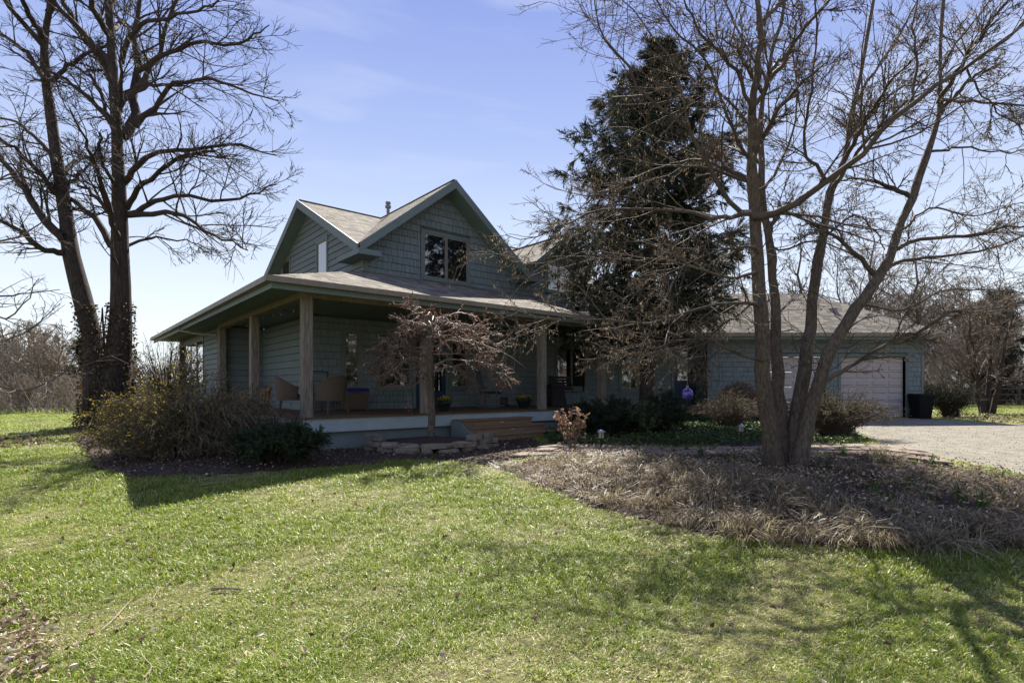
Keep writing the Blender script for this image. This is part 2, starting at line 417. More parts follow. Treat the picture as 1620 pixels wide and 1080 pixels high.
sheet('mulch_bed', BED_SPRUCE, m_mulch, 0.012)
sheet('driveway', DRIVE, m_gravel, 0.008, 0.2)
# loose stones on the drive
n = 16000
gxp = R.uniform(7, 26, n); gyp = R.uniform(5, 19, n)
k = in_poly(gxp, gyp, DRIVE); gxp, gyp = gxp[k], gyp[k]
n = len(gxp); s_ = R.uniform(.006, .014, n)
oct_ = np.array([[1, 0, 0], [0, 1, 0], [-1, 0, 0], [0, -1, 0], [0, 0, 1]])
V = np.stack([gxp, gyp, ground(gxp, gyp) + 0.008], -1)[:, None] + oct_[None] * s_[:, None, None] * R.uniform(.6, 1.2, (n, 5, 3))
i5 = np.arange(n)[:, None] * 5
stuff(MB().add(V.reshape(-1, 3), t=np.concatenate([i5 + np.array([[a, (a + 1) % 4, 4]]) for a in range(4)]), var=np.repeat(R.random(n), 5)).build('gravel', m_gravel_b),
      'loose pale gravel spread over the driveway', 'gravel')

# flagstone path from the steps to the drive
up_ = [gpx(*p) for p in [(868, 704), (930, 707), (1000, 708), (1100, 709), (1200, 708), (1300, 706), (1385, 705), (1450, 711)]]
lo_ = [gpx(*p) for p in [(800, 727), (885, 722), (990, 720), (1100, 721), (1220, 719), (1330, 720), (1420, 726), (1510, 741)]]
PATH = [tuple(p) for p in up_] + [tuple(p) for p in lo_[::-1]]
path = struct(sheet('path', PATH, m_mulch, 0.018))
def lerp_line(pts, t):
    t = t * (len(pts) - 1); i = min(int(t), len(pts) - 2); f = t - i
    return pts[i] * (1 - f) + pts[i + 1] * f
for a in range(17):
    for b in range(3):
        t0, t1 = a / 17 + .003, (a + 1) / 17 - .003
        if b == 1: t0, t1 = min(t0 + .028, .99), min(t1 + .028, 1)
        q = []
        for t, w in ((t0, b / 3 + .03), (t1, b / 3 + .03), (t1, (b + 1) / 3 - .03), (t0, (b + 1) / 3 - .03)):
            p = lerp_line(up_, t) * (1 - w) + lerp_line(lo_, t) * w
            q.append(p + R.uniform(-.025, .025, 2))
        z = max(float(ground(*p)) for p in q) + .022
        h = R.uniform(.004, .014)
        q = q[::-1]
        c = sum(q) / 4
        MB().hexa([(*p, z - .02) for p in q] + [(*(p * .97 + c * .03), z + h) for p in q]).build('paving_stone', m_paver, path)

# ---------------------------------------------------------------- house
house = thing('house', 'blue green shingled farmhouse with wraparound porch, front gable and attached garage wing', 'house', HO)
FULL_PARTS = {'shingle': 0}

def spans(poly, z):
    xs = []
    for (x0, z0), (x1, z1) in zip(poly, poly[1:] + poly[:1]):
        if (z0 > z) != (z1 > z): xs.append(x0 + (z - z0) / (z1 - z0) * (x1 - x0))
    xs.sort()
    return list(zip(xs[::2], xs[1::2]))
def cut(iv, holes, zm):
    for hx0, hx1, hz0, hz1 in holes:
        if hz0 < zm < hz1:
            out = []
            for a, b in iv:
                if hx1 <= a or hx0 >= b: out.append((a, b)); continue
                if hx0 > a: out.append((a, hx0))
                if hx1 < b: out.append((hx1, b))
            iv = out
    return [(a, b) for a, b in iv if b - a > .03]
def wedge(mb, F, a0, b0, a1, b1, z0, z1, tb, tt):    # one lapped board or shingle: thick at its foot
    mb.hexa([F(a0, -tb, z0), F(b0, -tb, z0), F(b0, .01, z0), F(a0, .01, z0), F(a1, -tt, z1), F(b1, -tt, z1), F(b1, .01, z1), F(a1, .01, z1)])

unit_shingle = None
def siding(F, poly, holes, expo, kind, wall, parts=0, zoff=0.0):
    """laps the wall with boards or shingles; the first `parts` of them become objects, the rest one joined part"""
    global unit_shingle
    zmin, zmax = min(z for _, z in poly), max(z for _, z in poly)
    rest = MB(); z = zmin + zoff; made = 0
    while z < zmax - .02:
        z1 = min(z + expo, zmax - .005); zm = (z + z1) / 2
        for a, b in cut(spans(poly, zm), holes, zm):
            lo, hi = spans(poly, z + .004), spans(poly, z1 - .004)
            def clipx(x, sp, lft):                       # follow sloping rakes
                for s0, s1 in sp:
                    if s0 - .3 <= x <= s1 + .3:
                        if lft and abs(x - a) < 1e-6 and abs(s0 - x) < .3: return s0
                        if not lft and abs(x - b) < 1e-6 and abs(s1 - x) < .3: return s1
                return x
            if kind == 'board':
                a0, b0, a1, b1 = clipx(a, lo, True), clipx(b, lo, False), clipx(a, hi, True), clipx(b, hi, False)
                mb = MB() if made < parts else rest
                wedge(mb, F, a0, b0, a1, b1, z, z1 - .014, .030, .010)
                if made < parts: mb.build('board', m_paint, wall); made += 1
            else:
                x = a
                while x < b - 1e-4:
                    w = R.uniform(.10, .23); x1 = x + w
                    if b - x1 < .08: x1 = b
                    first, last = x == a, x1 >= b - 1e-6
                    a0, a1 = (clipx(x, lo, True), clipx(x, hi, True)) if first else (x, x)
                    b0, b1 = (clipx(x1, lo, False), clipx(x1, hi, False)) if last else (x1, x1)
                    dz = R.uniform(-.004, .006); tb = R.uniform(.020, .030)
                    rect = abs(a0 - a1) < .01 and abs(b0 - b1) < .01
                    if rect and made < parts:
                        if unit_shingle is None:
                            t = MB(); wedge(t, lambda x_, y_, z_: (x_, y_, z_), 0, 1, 0, 1, 0, 1, .02, .007)
                            o = t.build('shingle', m_shingle); unit_shingle = o.data; bpy.data.objects.remove(o)
                        o = bpy.data.objects.new('shingle', unit_shingle); COL.objects.link(o); o.parent = wall
                        p = np.array(F(x + .005, 0, z + dz)) - np.array(wloc(wall))
                        o.location = p; o.rotation_euler = (0, 0, math.radians(F.deg)); o.scale = (x1 - x - .010, tb / .02, z1 - z - .012 - dz)
                        made += 1
                    else:
                        wedge(rest, F, a0 + .005, b0 - .005, a1 + .005, b1 - .005, z + dz, z1 - .012, tb, .008)
                    x = x1
        z += expo
    if rest.n:
        o = rest.build('shingle' if kind == 'shingle' else 'board', m_shingle if kind == 'shingle' else m_paint, wall); o['kind'] = 'stuff'
    FULL_PARTS['shingle'] += made if kind == 'shingle' else 0

def window(F, x0, x1, z0, z1, lights=1, parent=house, glass=None, back=True, rows=1):
    """casing proud of the wall, sashes inside it, panes set back"""
    fr = MB(); t = .085
    for a in ((x0 - t, x0, z0 - t, z1 + t), (x1, x1 + t, z0 - t, z1 + t)): fr.box(F, a[0], a[1], -.042, .0, a[2], a[3])
    fr.box(F, x0, x1, -.041, .0, z1, z1 + t)
    fr.box(F, x0 - .02, x1 + .02, -.075, .0, z0 - t, z0)
    w = fr.build('window', m_trim, parent)
    n = lights; lw = (x1 - x0) / n
    for i in range(n):
        a, b = x0 + i * lw, x0 + (i + 1) * lw
        sf = MB(); s_ = .05
        sf.box(F, a + .002, a + s_, -.03, .0, z0, z1); sf.box(F, b - s_, b - .002, -.03, .0, z0, z1)
        sf.box(F, a + s_, b - s_, -.03, .0, z0, z0 + s_); sf.box(F, a + s_, b - s_, -.03, .0, z1 - s_, z1)
        for r_ in range(1, rows):
            zz = z0 + (z1 - z0) * r_ / rows
            sf.box(F, a + s_, b - s_, -.027, .0, zz - .02, zz + .02)
        sf.build('sash', m_frame, w)
        MB().box(F, a + s_ - .01, b - s_ + .01, -.014, -.006, z0 + s_ - .01, z1 - s_ + .01).build('pane', glass or m_glass, w)
    return w

def u_at(px, v):                                     # u of the vertical through photo column px on the plane v
    t = (px - 810) / FPX; c, s_ = math.cos(math.radians(HANG)), math.sin(math.radians(HANG))
    return (t * (HO[1] + c * v) - HO[0] + s_ * v) / (c - t * s_)

DK = .63                                             # deck level over the ground
# --- lower storey walls
F1 = frame(*FH(1.2, 3.0, 0), HANG)                   # porch wall, x = u - 1.2
wall = MB().prism(F1, [(0, 0), (11.2, 0), (11.2, 4.4), (0, 3.3)], 0, .16).build('wall', m_joint, house)
holes = []
wins = [(544, 568, 1), (599, 649, 1), (713, 738, 1), (880, 926, 2)]
for p0, p1, n in wins:
    a, b = u_at(p0, 3.0) - 1.2, u_at(p1, 3.0) - 1.2
    holes.append((a - .085, b + .085, 1.14, 2.79))
    window(F1, a, b, 1.225, 2.70, n)
da, db = u_at(657, 3.0) - 1.2, u_at(704, 3.0) - 1.2
holes.append((da - .1, db + .1, 0, 2.85))
siding(F1, [(0, DK), (11.2, DK), (11.2, 3.05), (0, 3.05)], holes, .19, 'shingle', wall)
fr = MB()
fr.box(F1, da - .1, da, -.045, 0, DK, 2.75); fr.box(F1, db, db + .1, -.045, 0, DK, 2.75); fr.box(F1, da - .1, db + .1, -.046, 0, 2.75, 2.85)
door = fr.build('door', m_trim, house)
lf = MB()
lf.box(F1, da, da + .12, -.03, 0, DK + .02, 2.75); lf.box(F1, db - .12, db, -.03, 0, DK + .02, 2.75)
lf.box(F1, da + .12, db - .12, -.03, 0, DK + .02, DK + .5); lf.box(F1, da + .12, db - .12, -.03, 0, 2.62, 2.75)
lf.build('door_leaf', m_bdoor, door)
MB().box(F1, da + .11, db - .11, -.016, -.006, DK + .49, 2.63).build('pane', m_glass, door)
MB().tubes([F1(db - .06, -.03, 1.6), F1(db - .06, -.085, 1.6), F1(db - .16, -.085, 1.6)], .012, 6).build('handle', m_vent, door)

# dark wall at the end of the side porch and the short wall joining it to the porch wall
F2 = frame(*FH(0, 7.2, 0), HANG)
wall = MB().prism(F2, [(0, 0), (1.2, 0), (1.2, 3.2), (0, 3.2)], 0, .14).build('wall', m_joint, house)
siding(F2, [(.02, DK), (1.2, DK), (1.2, 3.05), (.02, 3.05)], [], .19, 'board', wall, 14)
F3 = frame(*FH(1.2, 7.2, 0), HANG - 90)
wall = MB().prism(F3, [(0, 0), (4.2, 0), (4.2, 3.2), (0, 3.2)], .004, .14).build('wall', m_joint, house)
siding(F3, [(0, DK), (4.2, DK), (4.2, 3.05), (0, 3.05)], [], .19, 'board', wall, 14)
# sunroom: left wall with a window band, back wall with a window one sees through
F4 = frame(*FH(0, 14.3, 0), HANG - 90)               # x = 14.3 - v
wb = MB()
wb.box(F4, 0, 7.1, 0, .14, 0, 1.35); wb.box(F4, 0, 7.1, 0, .14, 2.85, 3.2); wb.box(F4, 0, .25, 0, .14, 1.35, 2.85); wb.box(F4, 4.65, 7.1, 0, .14, 1.35, 2.85)
wall = wb.build('wall', m_joint, house)
siding(F4, [(0, .2), (7.1, .2), (7.1, 3.05), (0, 3.05)], [(.16, 4.74, 1.27, 2.93)], .16, 'board', wall, 24)
MB().box(F4, 7.0, 7.1, -.04, 0, .0, 3.05).build('corner_board', m_trim, house)
window(F4, .25, 4.65, 1.35, 2.85, 4, glass=m_clear, rows=2)
F5 = frame(*FH(0, 14.3, 0), HANG)
wb = MB()
wb.box(F5, .145, 7, 0, .14, 0, 1.3); wb.box(F5, .145, 7, 0, .14, 2.9, 3.2); wb.box(F5, 3.2, 7, 0, .14, 1.3, 2.9); wb.box(F5, .145, .2, 0, .14, 1.3, 2.9)
wb.box(F5, 1.15, 1.25, 0, .14, 1.3, 2.9); wb.box(F5, 2.2, 2.3, 0, .14, 1.3, 2.9)
wb.build('wall', m_paint, house)
MB().box(FH, .15, 2.5, 7.35, 14.3, .45, .6).build('floor', m_deck, house)
MB().box(FH, 3.3, 3.45, 7.35, 14.3, 0, 3.2).build('wall', m_paint, house)

# --- upper storey
F6 = frame(*FH(2.57, 3.0, 0), HANG)                  # x = u - 2.57
up_poly = [(0, 4.2), (9.83, 4.2), (9.83, 5.17), (8.9, 5.17), (8.9, 5.46), (7.43, 6.58), (5.96, 5.46), (5.96, 5.17), (5.22, 5.17), (2.58, 7.2), (0, 5.17)]
wall = MB().prism(F6, up_poly, 0, .16).build('wall', m_joint, house)
hw = (4.42 - 2.57, 6.0 - 2.57)
dw = (9.42 - 2.57, 10.6 - 2.57)
siding(F6, up_poly, [(hw[0] - .1, hw[1] + .1, 4.36, 5.85), (dw[0] - .1, dw[1] + .1, 4.55, 5.72)], .205, 'shingle', wall, 300, .1)
window(F6, hw[0], hw[1], 4.45, 5.76, 2)
window(F6, dw[0], dw[1], 4.65, 5.62, 2)
for x_ in (-.03, 9.73): MB().box(F6, x_, x_ + .15, -.035, 0, 4.2, 5.17).build('corner_board', m_trim, house)
F7 = frame(*FH(2.57, 11.0, 0), HANG - 90)            # left gable, x = 11 - v
gp = [(0, 4.2), (7.98, 4.2), (7.98, 5.17), (4.0, 7.16), (0, 5.17)]
wall = MB().prism(F7, gp, .003, .16).build('wall', m_joint, house)
lw_ = [(11 - 6.32, 11 - 5.52), (11 - 9.76, 11 - 8.96)]
siding(F7, gp, [(a - .085, b + .085, 4.36, 5.87) for a, b in lw_], .19, 'board', wall, 60, .1)
for a, b in lw_: window(F7, a, b, 4.45, 5.78, 1, rows=1)
MB().box(frame(*FH(12.4, 3.16, 0), HANG + 90), 0, 7.8, 0, .15, 0, 5.17).build('wall', m_paint, house)
MB().box(FH, 2.75, 12.2, 10.85, 11.0, 0, 5.17).build('wall', m_paint, house)
# dormer cheeks
ck = MB()
for u0 in (8.56, 11.34):
    ck.box(FH, u0, u0 + .1, 3.05, 4.3, 5.0, 5.5)
ck.build('dormer_side', m_paint, house)

# --- garage wing
GX0, GX1, GY = 7.0, 14.72, 19.2
F8 = frame(GX0, GY, HO[2], 0)
W8 = GX1 - GX0
d1 = (11.78 - GX0, 14.10 - GX0); d2 = (8.92 - GX0, 11.24 - GX0)
GZ, GT = .17, 2.33
wall = MB().prism(F8, [(0, 0), (d2[0], 0), (d2[0], GT), (d2[1], GT), (d2[1], 0), (d1[0], 0), (d1[0], GT), (d1[1], GT), (d1[1], 0), (W8, 0), (W8, 3.0), (0, 3.0)], 0, .2).build('wall', m_joint, house)
siding(F8, [(0, .1), (W8, .1), (W8, 2.98), (0, 2.98)], [(a - .1, b + .1, 0, GT + .1) for a, b in (d1, d2)], .17, 'shingle', wall)
for a, b in (d1, d2):
    fr = MB()
    fr.box(F8, a - .1, a, -.04, .2, 0, GT); fr.box(F8, b, b + .1, -.04, .2, 0, GT); fr.box(F8, a - .1, b + .1, -.041, .2, GT, GT + .1)
    gd = fr.build('garage_door', m_trim, house)
    rows = 8; hh = (GT - GZ) / rows
    for r_ in range(4):
        MB().box(F8, a + .002, b - .002, .12, .16, GZ + r_ * 2 * hh, GZ + (r_ + 1) * 2 * hh - .014).build('section', m_gdoor, gd)
    cw = (b - a) / 4
    pm = None
    for r_ in range(rows):
        for c_ in range(4):
            if pm is None:
                t = MB(); w_, h_ = cw - .1, hh - .09
                lid = lambda x_, y_, z_: (x_, y_, z_)
                t.hexa([(0, 0, 0), (w_, 0, 0), (w_, .02, 0), (0, .02, 0), (.02, -.0, h_), (w_ - .0, -.0, h_), (w_, .02, h_), (0, .02, h_)])
                t = MB(); t.hexa([(.03, -.028, .03), (w_ - .03, -.028, .03), (w_, .004, 0), (0, .004, 0), (.03, -.028, h_ - .03), (w_ - .03, -.028, h_ - .03), (w_, .004, h_), (0, .004, h_)])
                o = t.build('panel', m_gdoor); pm = o.data; bpy.data.objects.remove(o)
            o = bpy.data.objects.new('panel', pm); COL.objects.link(o); o.parent = gd
            o.location = np.array(F8(a + c_ * cw + .05, .118, GZ + r_ * hh + .045)) - np.array(HO)
MB().box(F8, W8 - .06, W8 + .03, -.035, 0, .0, 2.98).build('corner_board', m_trim, house)
MB().box(F8, W8 - .2, W8, .2, 5.2, 0, 3.0).build('wall', m_paint, house)
F8b = frame(GX0, GY + 1.6, HO[2], -90)
wall = MB().box(F8b, 0, 1.4, .004, .18, 0, 3.0).build('wall', m_paint, house)
F9 = frame(2.86, 20.3, HO[2], 0)                     # entry wall between house and garage
wall = MB().box(F9, 0, 4.14, 0, .16, 0, 3.0).build('wall', m_joint, house)
a, b = 4.12 - 2.86, 5.42 - 2.86
ea, eb = 6.14 - 2.86, 6.98 - 2.86
siding(F9, [(0, .2), (4.14, .2), (4.14, 2.98), (0, 2.98)], [(a - .085, b + .085, 1.07, 2.66), (ea - .1, eb + .1, 0, 2.78)], .19, 'shingle', wall)
window(F9, a, b, 1.15, 2.57, 2)
fr = MB().box(F9, ea - .1, ea, -.045, 0, .6, 2.7).box(F9, eb, eb + .08, -.045, 0, .6, 2.7).box(F9, ea - .1, eb + .08, -.046, 0, 2.7, 2.78)
door = fr.build('door', m_trim, house)
lf = MB().box(F9, ea, ea + .12, -.03, 0, .62, 2.7).box(F9, eb - .12, eb, -.03, 0, .62, 2.7).box(F9, ea + .12, eb - .12, -.03, 0, .62, 1.5).box(F9, ea + .12, eb - .12, -.03, 0, 2.58, 2.7)
lf.build('door_leaf', m_bdoor, door)
MB().box(F9, ea + .11, eb - .11, -.016, -.006, 1.49, 2.59).build('pane', m_glass, door)
for k_, (y0, zt) in enumerate(((-.55, .58), (-.95, .40))):
    MB().box(F9, 3.0, 4.12, y0, -.02 if k_ == 0 else -.56, .05 if k_ else .05, zt).build('step', m_step, house)

# --- deck, skirt, posts, beams, ceiling
for i in range(62):
    u = -.2 + i * .1495
    v1 = 7.18 if u < 1.05 else 2.99
    MB().box(FH, u, u + .1435, -.2, v1, DK - .03, DK).build('deck_board', m_deck, house)
MB().box(FH, -.16, 9.03, -.165, -.12, .33, DK - .032).box(FH, -.165, -.12, -.165, 7.18, .331, DK - .033).box(FH, 9.0, 9.035, -.12, 2.98, .33, DK - .032).build('deck_fascia', m_skylit_paint, house)
MB().box(FH, -.06, 8.95, -.05, .0, -.1, .33).box(FH, -.061, -.01, .0, 7.18, -.1, .33).box(FH, 8.9, 8.951, .0, 2.98, -.1, .33).build('deck_skirt', m_paint, house)
posts = [(0, 0), (u_at(673, 0), 0), (u_at(857, 0), 0), (u_at(952, 0), 0), (0, 3.66), (0, 7.08)]
for u, v in posts:
    t = MB(); w = .098; c_ = .012
    pts = [(w, c_ - w), (w, w - c_), (w - c_, w), (c_ - w, w), (-w, w - c_), (-w, c_ - w), (c_ - w, -w), (w - c_, -w)]
    bot = [FH(u + a, v + b, DK) for a, b in pts]; top = [FH(u + a, v + b, 2.97) for a, b in pts]
    t.add(bot + top, [[i, (i + 1) % 8, (i + 1) % 8 + 8, i + 8] for i in range(8)], ng=[list(range(8, 16)), list(range(7, -1, -1))])
    t.build('porch_post', m_post, house)
MB().box(FH, -.1, 9.0, -.1, .1, 2.97, 3.09).box(FH, -.1, .1, .1, 7.2, 2.97, 3.0885).build('porch_beam', m_post, house)
MB().box(FH, -.78, 9.08, -.48, 3.0, 3.09, 3.12).box(FH, -.78, 1.25, 3.0, 15.0, 3.0905, 3.1195).build('soffit', m_soffit, house)
MB().box(FW, 2.9, 15.0, 18.62, 20.3, 2.985, 3.01).box(FW, 14.5, 15.0, 20.3, 24.7, 2.985, 3.01).build('soffit', m_soffit, house)

# --- roofs
def inset_rows(poly, sdir, tdir):
    P = np.array(poly); return np.stack([P @ sdir, P @ tdir], -1)
def roof(F, poly, zf, tabs=True, expo=.15, under=.07):
    """plan polygon + height function -> slab with lapped shingle tabs on top"""
    P = np.array(poly, float)
    z = [zf(*p) for p in P]
    gu, gv = zf(1, 0) - zf(0, 0), zf(0, 1) - zf(0, 0)
    if np.cross(P[1] - P[0], P[2] - P[1]) < 0: P = P[::-1]; z = z[::-1]
    n = len(P)
    slab = MB().add([F(p[0], p[1], zz) for p, zz in zip(P, z)] + [F(p[0], p[1], zz - under) for p, zz in zip(P, z)],
                    ng=[list(range(n)), list(range(2 * n - 1, n - 1, -1))] + [[i, i + n, (i + 1) % n + n, (i + 1) % n] for i in range(n)])
    ro = slab.build('roof', m_roof, house)
    if not tabs: return ro
    g_ = math.hypot(gu, gv); td = np.array([gu, gv]) / g_; sd = np.array([td[1], -td[0]])
    ct = 1 / math.sqrt(1 + g_ * g_); ex = expo * ct
    nv = np.array([-gu, -gv, 1]) * ct
    st = inset_rows(P, sd, td)
    pl = [tuple(p) for p in st]
    mb = MB(); t0 = st[:, 1].min() - .01; tmax = st[:, 1].max()
    vs_, q_, va = [], [], []
    while t0 < tmax:
        t1 = min(t0 + ex, tmax); iv = spans(pl, (t0 + t1) / 2)
        lo, hi = spans(pl, max(t0 + .002, st[:, 1].min() + .002)), spans(pl, min(t1 - .002, tmax - .002))
        for i_, (a, b) in enumerate(iv):
            A0, B0 = lo[i_] if i_ < len(lo) else (a, b); A1, B1 = hi[i_] if i_ < len(hi) else (a, b)
            x = a - R.uniform(0, .2)
            while x < b:
                x1 = x + R.uniform(.16, .34)
                if b - x1 < .06: x1 = b + 1
                l0, r0, l1, r1 = max(x, A0), min(x1 - .006, B0), max(x, A1), min(x1 - .006, B1)
                if r0 > l0 + .01 or r1 > l1 + .01:
                    r0, r1 = max(r0, l0 + .002), max(r1, l1 + .002)
                    thick = R.uniform(.004, .009); k_ = len(vs_)
                    for (s_, t_, h_) in ((l0, t0, 0), (r0, t0, 0), (r0, t0, thick), (l0, t0, thick), (r1, t1 + .01, .004), (l1, t1 + .01, .004)):
                        uv = sd * s_ + td * t_
                        vs_.append(np.array(F(uv[0] + nv[0] * h_, uv[1] + nv[1] * h_, zf(*uv) + nv[2] * h_ + .001)))
                    q_ += [[k_, k_ + 1, k_ + 2, k_ + 3], [k_ + 3, k_ + 2, k_ + 4, k_ + 5]]; va += [R.random()] * 6
                x = x1
        t0 += ex
    mb.add(np.array(vs_), q_, var=np.array(va))
    o = mb.build('roof_shingle', m_roof, ro); o['kind'] = 'stuff'
    return ro

EZ = 3.22
pf = (4.36 - EZ) / 3.5
roof(FH, [(-.82, -.52), (9.1, -.52), (9.1, 3.0), (2.57, 3.0)], lambda u, v: EZ + (v + .52) * pf)
pl_ = (4.36 - EZ) / 3.39
roof(FH, [(-.82, -.52), (2.57, 3.0), (2.57, 15.05), (-.82, 15.05)], lambda u, v: EZ + (u + .82) * pl_, tabs=True)
ms = (7.25 - 4.95) / 4.5
zm_ = lambda u, v: 4.95 + (v - 2.5) * ms
roof(FH, [(2.2, 2.5), (5.15, 7.0), (2.2, 7.0)], zm_)
roof(FH, [(7.64, 3.2), (12.75, 3.2), (12.75, 7.0), (5.15, 7.0)], zm_)
roof(FH, [(8.1, 2.5), (8.55, 2.5), (8.55, 3.2), (7.64, 3.2)], zm_)
roof(FH, [(11.45, 2.5), (12.75, 2.5), (12.75, 3.2), (11.45, 3.2)], zm_)
roof(FH, [(2.2, 7.0), (12.75, 7.0), (12.75, 11.5), (2.2, 11.5)], lambda u, v: 7.25 - (v - 7.0) * ms, tabs=False)
cs = (7.29 - 4.95) / 2.95
roof(FH, [(2.2, 2.42), (5.15, 2.42), (5.15, 7.05), (2.2, 2.5)], lambda u, v: 7.29 - (5.15 - u) * cs)
roof(FH, [(5.15, 2.42), (8.1, 2.42), (8.1, 2.5), (5.15, 7.05)], lambda u, v: 7.29 - (u - 5.15) * cs)
ds = (6.63 - 5.45) / 1.55
roof(FH, [(8.45, 2.55), (10, 2.55), (10, 5.79), (8.45, 3.5)], lambda u, v: 6.63 - (10 - u) * ds)
roof(FH, [(10, 2.55), (11.55, 2.55), (11.55, 3.5), (10, 5.79)], lambda u, v: 6.63 - (u - 10) * ds)
# wing roof: front slope, hip end, back
RZ0, RZ1 = 3.13, 5.02
wsl = (RZ1 - RZ0) / 3.1
roof(FW, [(0.95, 18.58), (15.05, 18.58), (12.0, 21.68), (4.6, 21.68)], lambda x, y: RZ0 + (y - 18.58) * wsl)
hs = (RZ1 - RZ0) / 3.05
roof(FW, [(15.05, 18.58), (15.05, 24.8), (12.0, 21.68)], lambda x, y: RZ0 + (15.05 - x) * hs)
roof(FW, [(4.6, 21.68), (12.0, 21.68), (15.05, 24.8), (4, 24.8)], lambda x, y: RZ1 - (y - 21.68) * wsl, tabs=False)

# --- trim: bargeboards, fascias, gutters, returns, downspout, vents
bb = MB()
def rake(mb, a, b, w=.045, h=.25): mb.beam(FH(*a), FH(*b), w, h)
rake(bb, (2.2, 2.38, 4.95), (5.15, 2.38, 7.29)); rake(bb, (5.15, 2.381, 7.288), (8.1, 2.381, 4.95))
bb.build('bargeboard', m_trim, house)
bb = MB(); rake(bb, (2.16, 2.45, 4.93), (2.16, 7.0, 7.26)); rake(bb, (2.161, 7.0, 7.26), (2.161, 11.5, 4.95)); bb.build('bargeboard', m_trim, house)
bb = MB(); rake(bb, (8.45, 2.51, 5.45), (10, 2.51, 6.63), h=.2); rake(bb, (10, 2.511, 6.628), (11.55, 2.511, 5.45), h=.2); bb.build('bargeboard', m_trim, house)
sf = MB()                                            # soffits under the rakes
for a, b in (((2.57, 5.02), (5.15, 7.06)), ((7.73, 5.02), (5.15, 7.06))):
    sf.hexa([FH(a[0], 2.41, a[1] - .02), FH(b[0], 2.41, b[1] - .02), FH(b[0], 3.0, b[1] - .02), FH(a[0], 3.0, a[1] - .02)] + [FH(a[0], 2.41, a[1]), FH(b[0], 2.41, b[1]), FH(b[0], 3.0, b[1]), FH(a[0], 3.0, a[1])])
for a, b in (((3.0, 5.0), (7.0, 7.04)), ((11.0, 5.0), (7.0, 7.04))):
    sf.hexa([FH(2.19, a[0], a[1] - .02), FH(2.19, b[0], b[1] - .02), FH(2.57, b[0], b[1] - .02), FH(2.57, a[0], a[1] - .02)] + [FH(2.19, a[0], a[1]), FH(2.19, b[0], b[1]), FH(2.57, b[0], b[1]), FH(2.57, a[0], a[1])])
sf.build('rake_soffit', m_soffit, house)
MB().box(FH, 2.14, 2.78, 2.36, 3.0, 4.66, 4.80).box(FH, 2.14, 2.569, 3.0, 3.75, 4.661, 4.80).build('eave_return', m_trim, house)
MB().box(FH, 7.6, 8.5, 2.45, 3.0, 4.74, 4.86).build('eave_return', m_trim, house)
MB().box(FH, 11.5, 12.75, 2.45, 3.0, 4.74, 4.86).build('eave_return', m_trim, house)
MB().box(FH, -.80, 9.06, -.50, -.46, 3.0, 3.19).box(FH, -.80, -.76, -.46, 15.0, 3.001, 3.189).box(FH, 9.06, 9.09, -.46, 3.0, 3.0, 3.16).build('fascia', m_trim, house)
MB().box(FW, 2.3, 15.02, 18.6, 18.64, 2.9, 3.07).box(FW, 14.98, 15.021, 18.64, 24.7, 2.9, 3.07).build('fascia', m_trim, house)
gt = MB()
def gutter(mb, F, a, b, out, z):                     # open box gutter from a to b (plan), leaning out
    a, b, o = np.array(a), np.array(b), np.array(out)
    for d0, d1, z0, z1 in ((0, .012, z - .1, z), (.012, .10, z - .1, z - .088), (.10, .112, z - .1, z + .006)):
        p = [a + o * d0, b + o * d0, b + o * d1, a + o * d1]
        mb.hexa([F(q[0], q[1], z0) for q in p] + [F(q[0], q[1], z1) for q in p])
gutter(gt, FH, (-.92, -.503), (9.1, -.503), (0, -1), 3.205)
gutter(gt, FH, (-.803, 15.0), (-.803, -.5), (-1, 0), 3.2045)
gt.build('gutter', m_gutter, house)
gt = MB(); gutter(gt, FW, (2.2, 18.597), (15.1, 18.597), (0, -1), 3.10); gt.build('gutter', m_gutter, house)
dp = [FH(-.86, 8.6, 3.1), FH(-.86, 8.6, 2.98), FH(-.5, 7.9, 2.85), FH(-.12, 7.2, 2.78), FH(-.09, 7.14, 2.6), FH(-.09, 7.14, .3)]
MB().tubes(dp, .035, 8).build('downspout', m_gutter, house)
vp = FH(4.95, 6.2, 0)
MB().lathe((vp[0], vp[1], HO[2] + 6.38), [(.0, .0), (.055, 0), (.055, 1.02), (.10, 1.02), (.10, 1.10), (.05, 1.12), (.05, 1.16), (.09, 1.16), (.09, 1.22), (0, 1.24)], 12).build('roof_vent', m_vent, house)
MB().box(FW, 12.0, 12.22, 20.1, 20.3, 3.95, 4.22).build('roof_vent', m_vent, house)
MB().box(FH, 2.2, 5.1, 6.94, 7.06, 7.235, 7.275).box(FH, 5.2, 12.75, 6.94, 7.06, 7.236, 7.276).box(FH, 5.1, 5.2, 2.42, 7.05, 7.285, 7.31).box(FH, 9.95, 10.05, 2.55, 5.8, 6.63, 6.655).build('ridge_cap', m_roof, house)

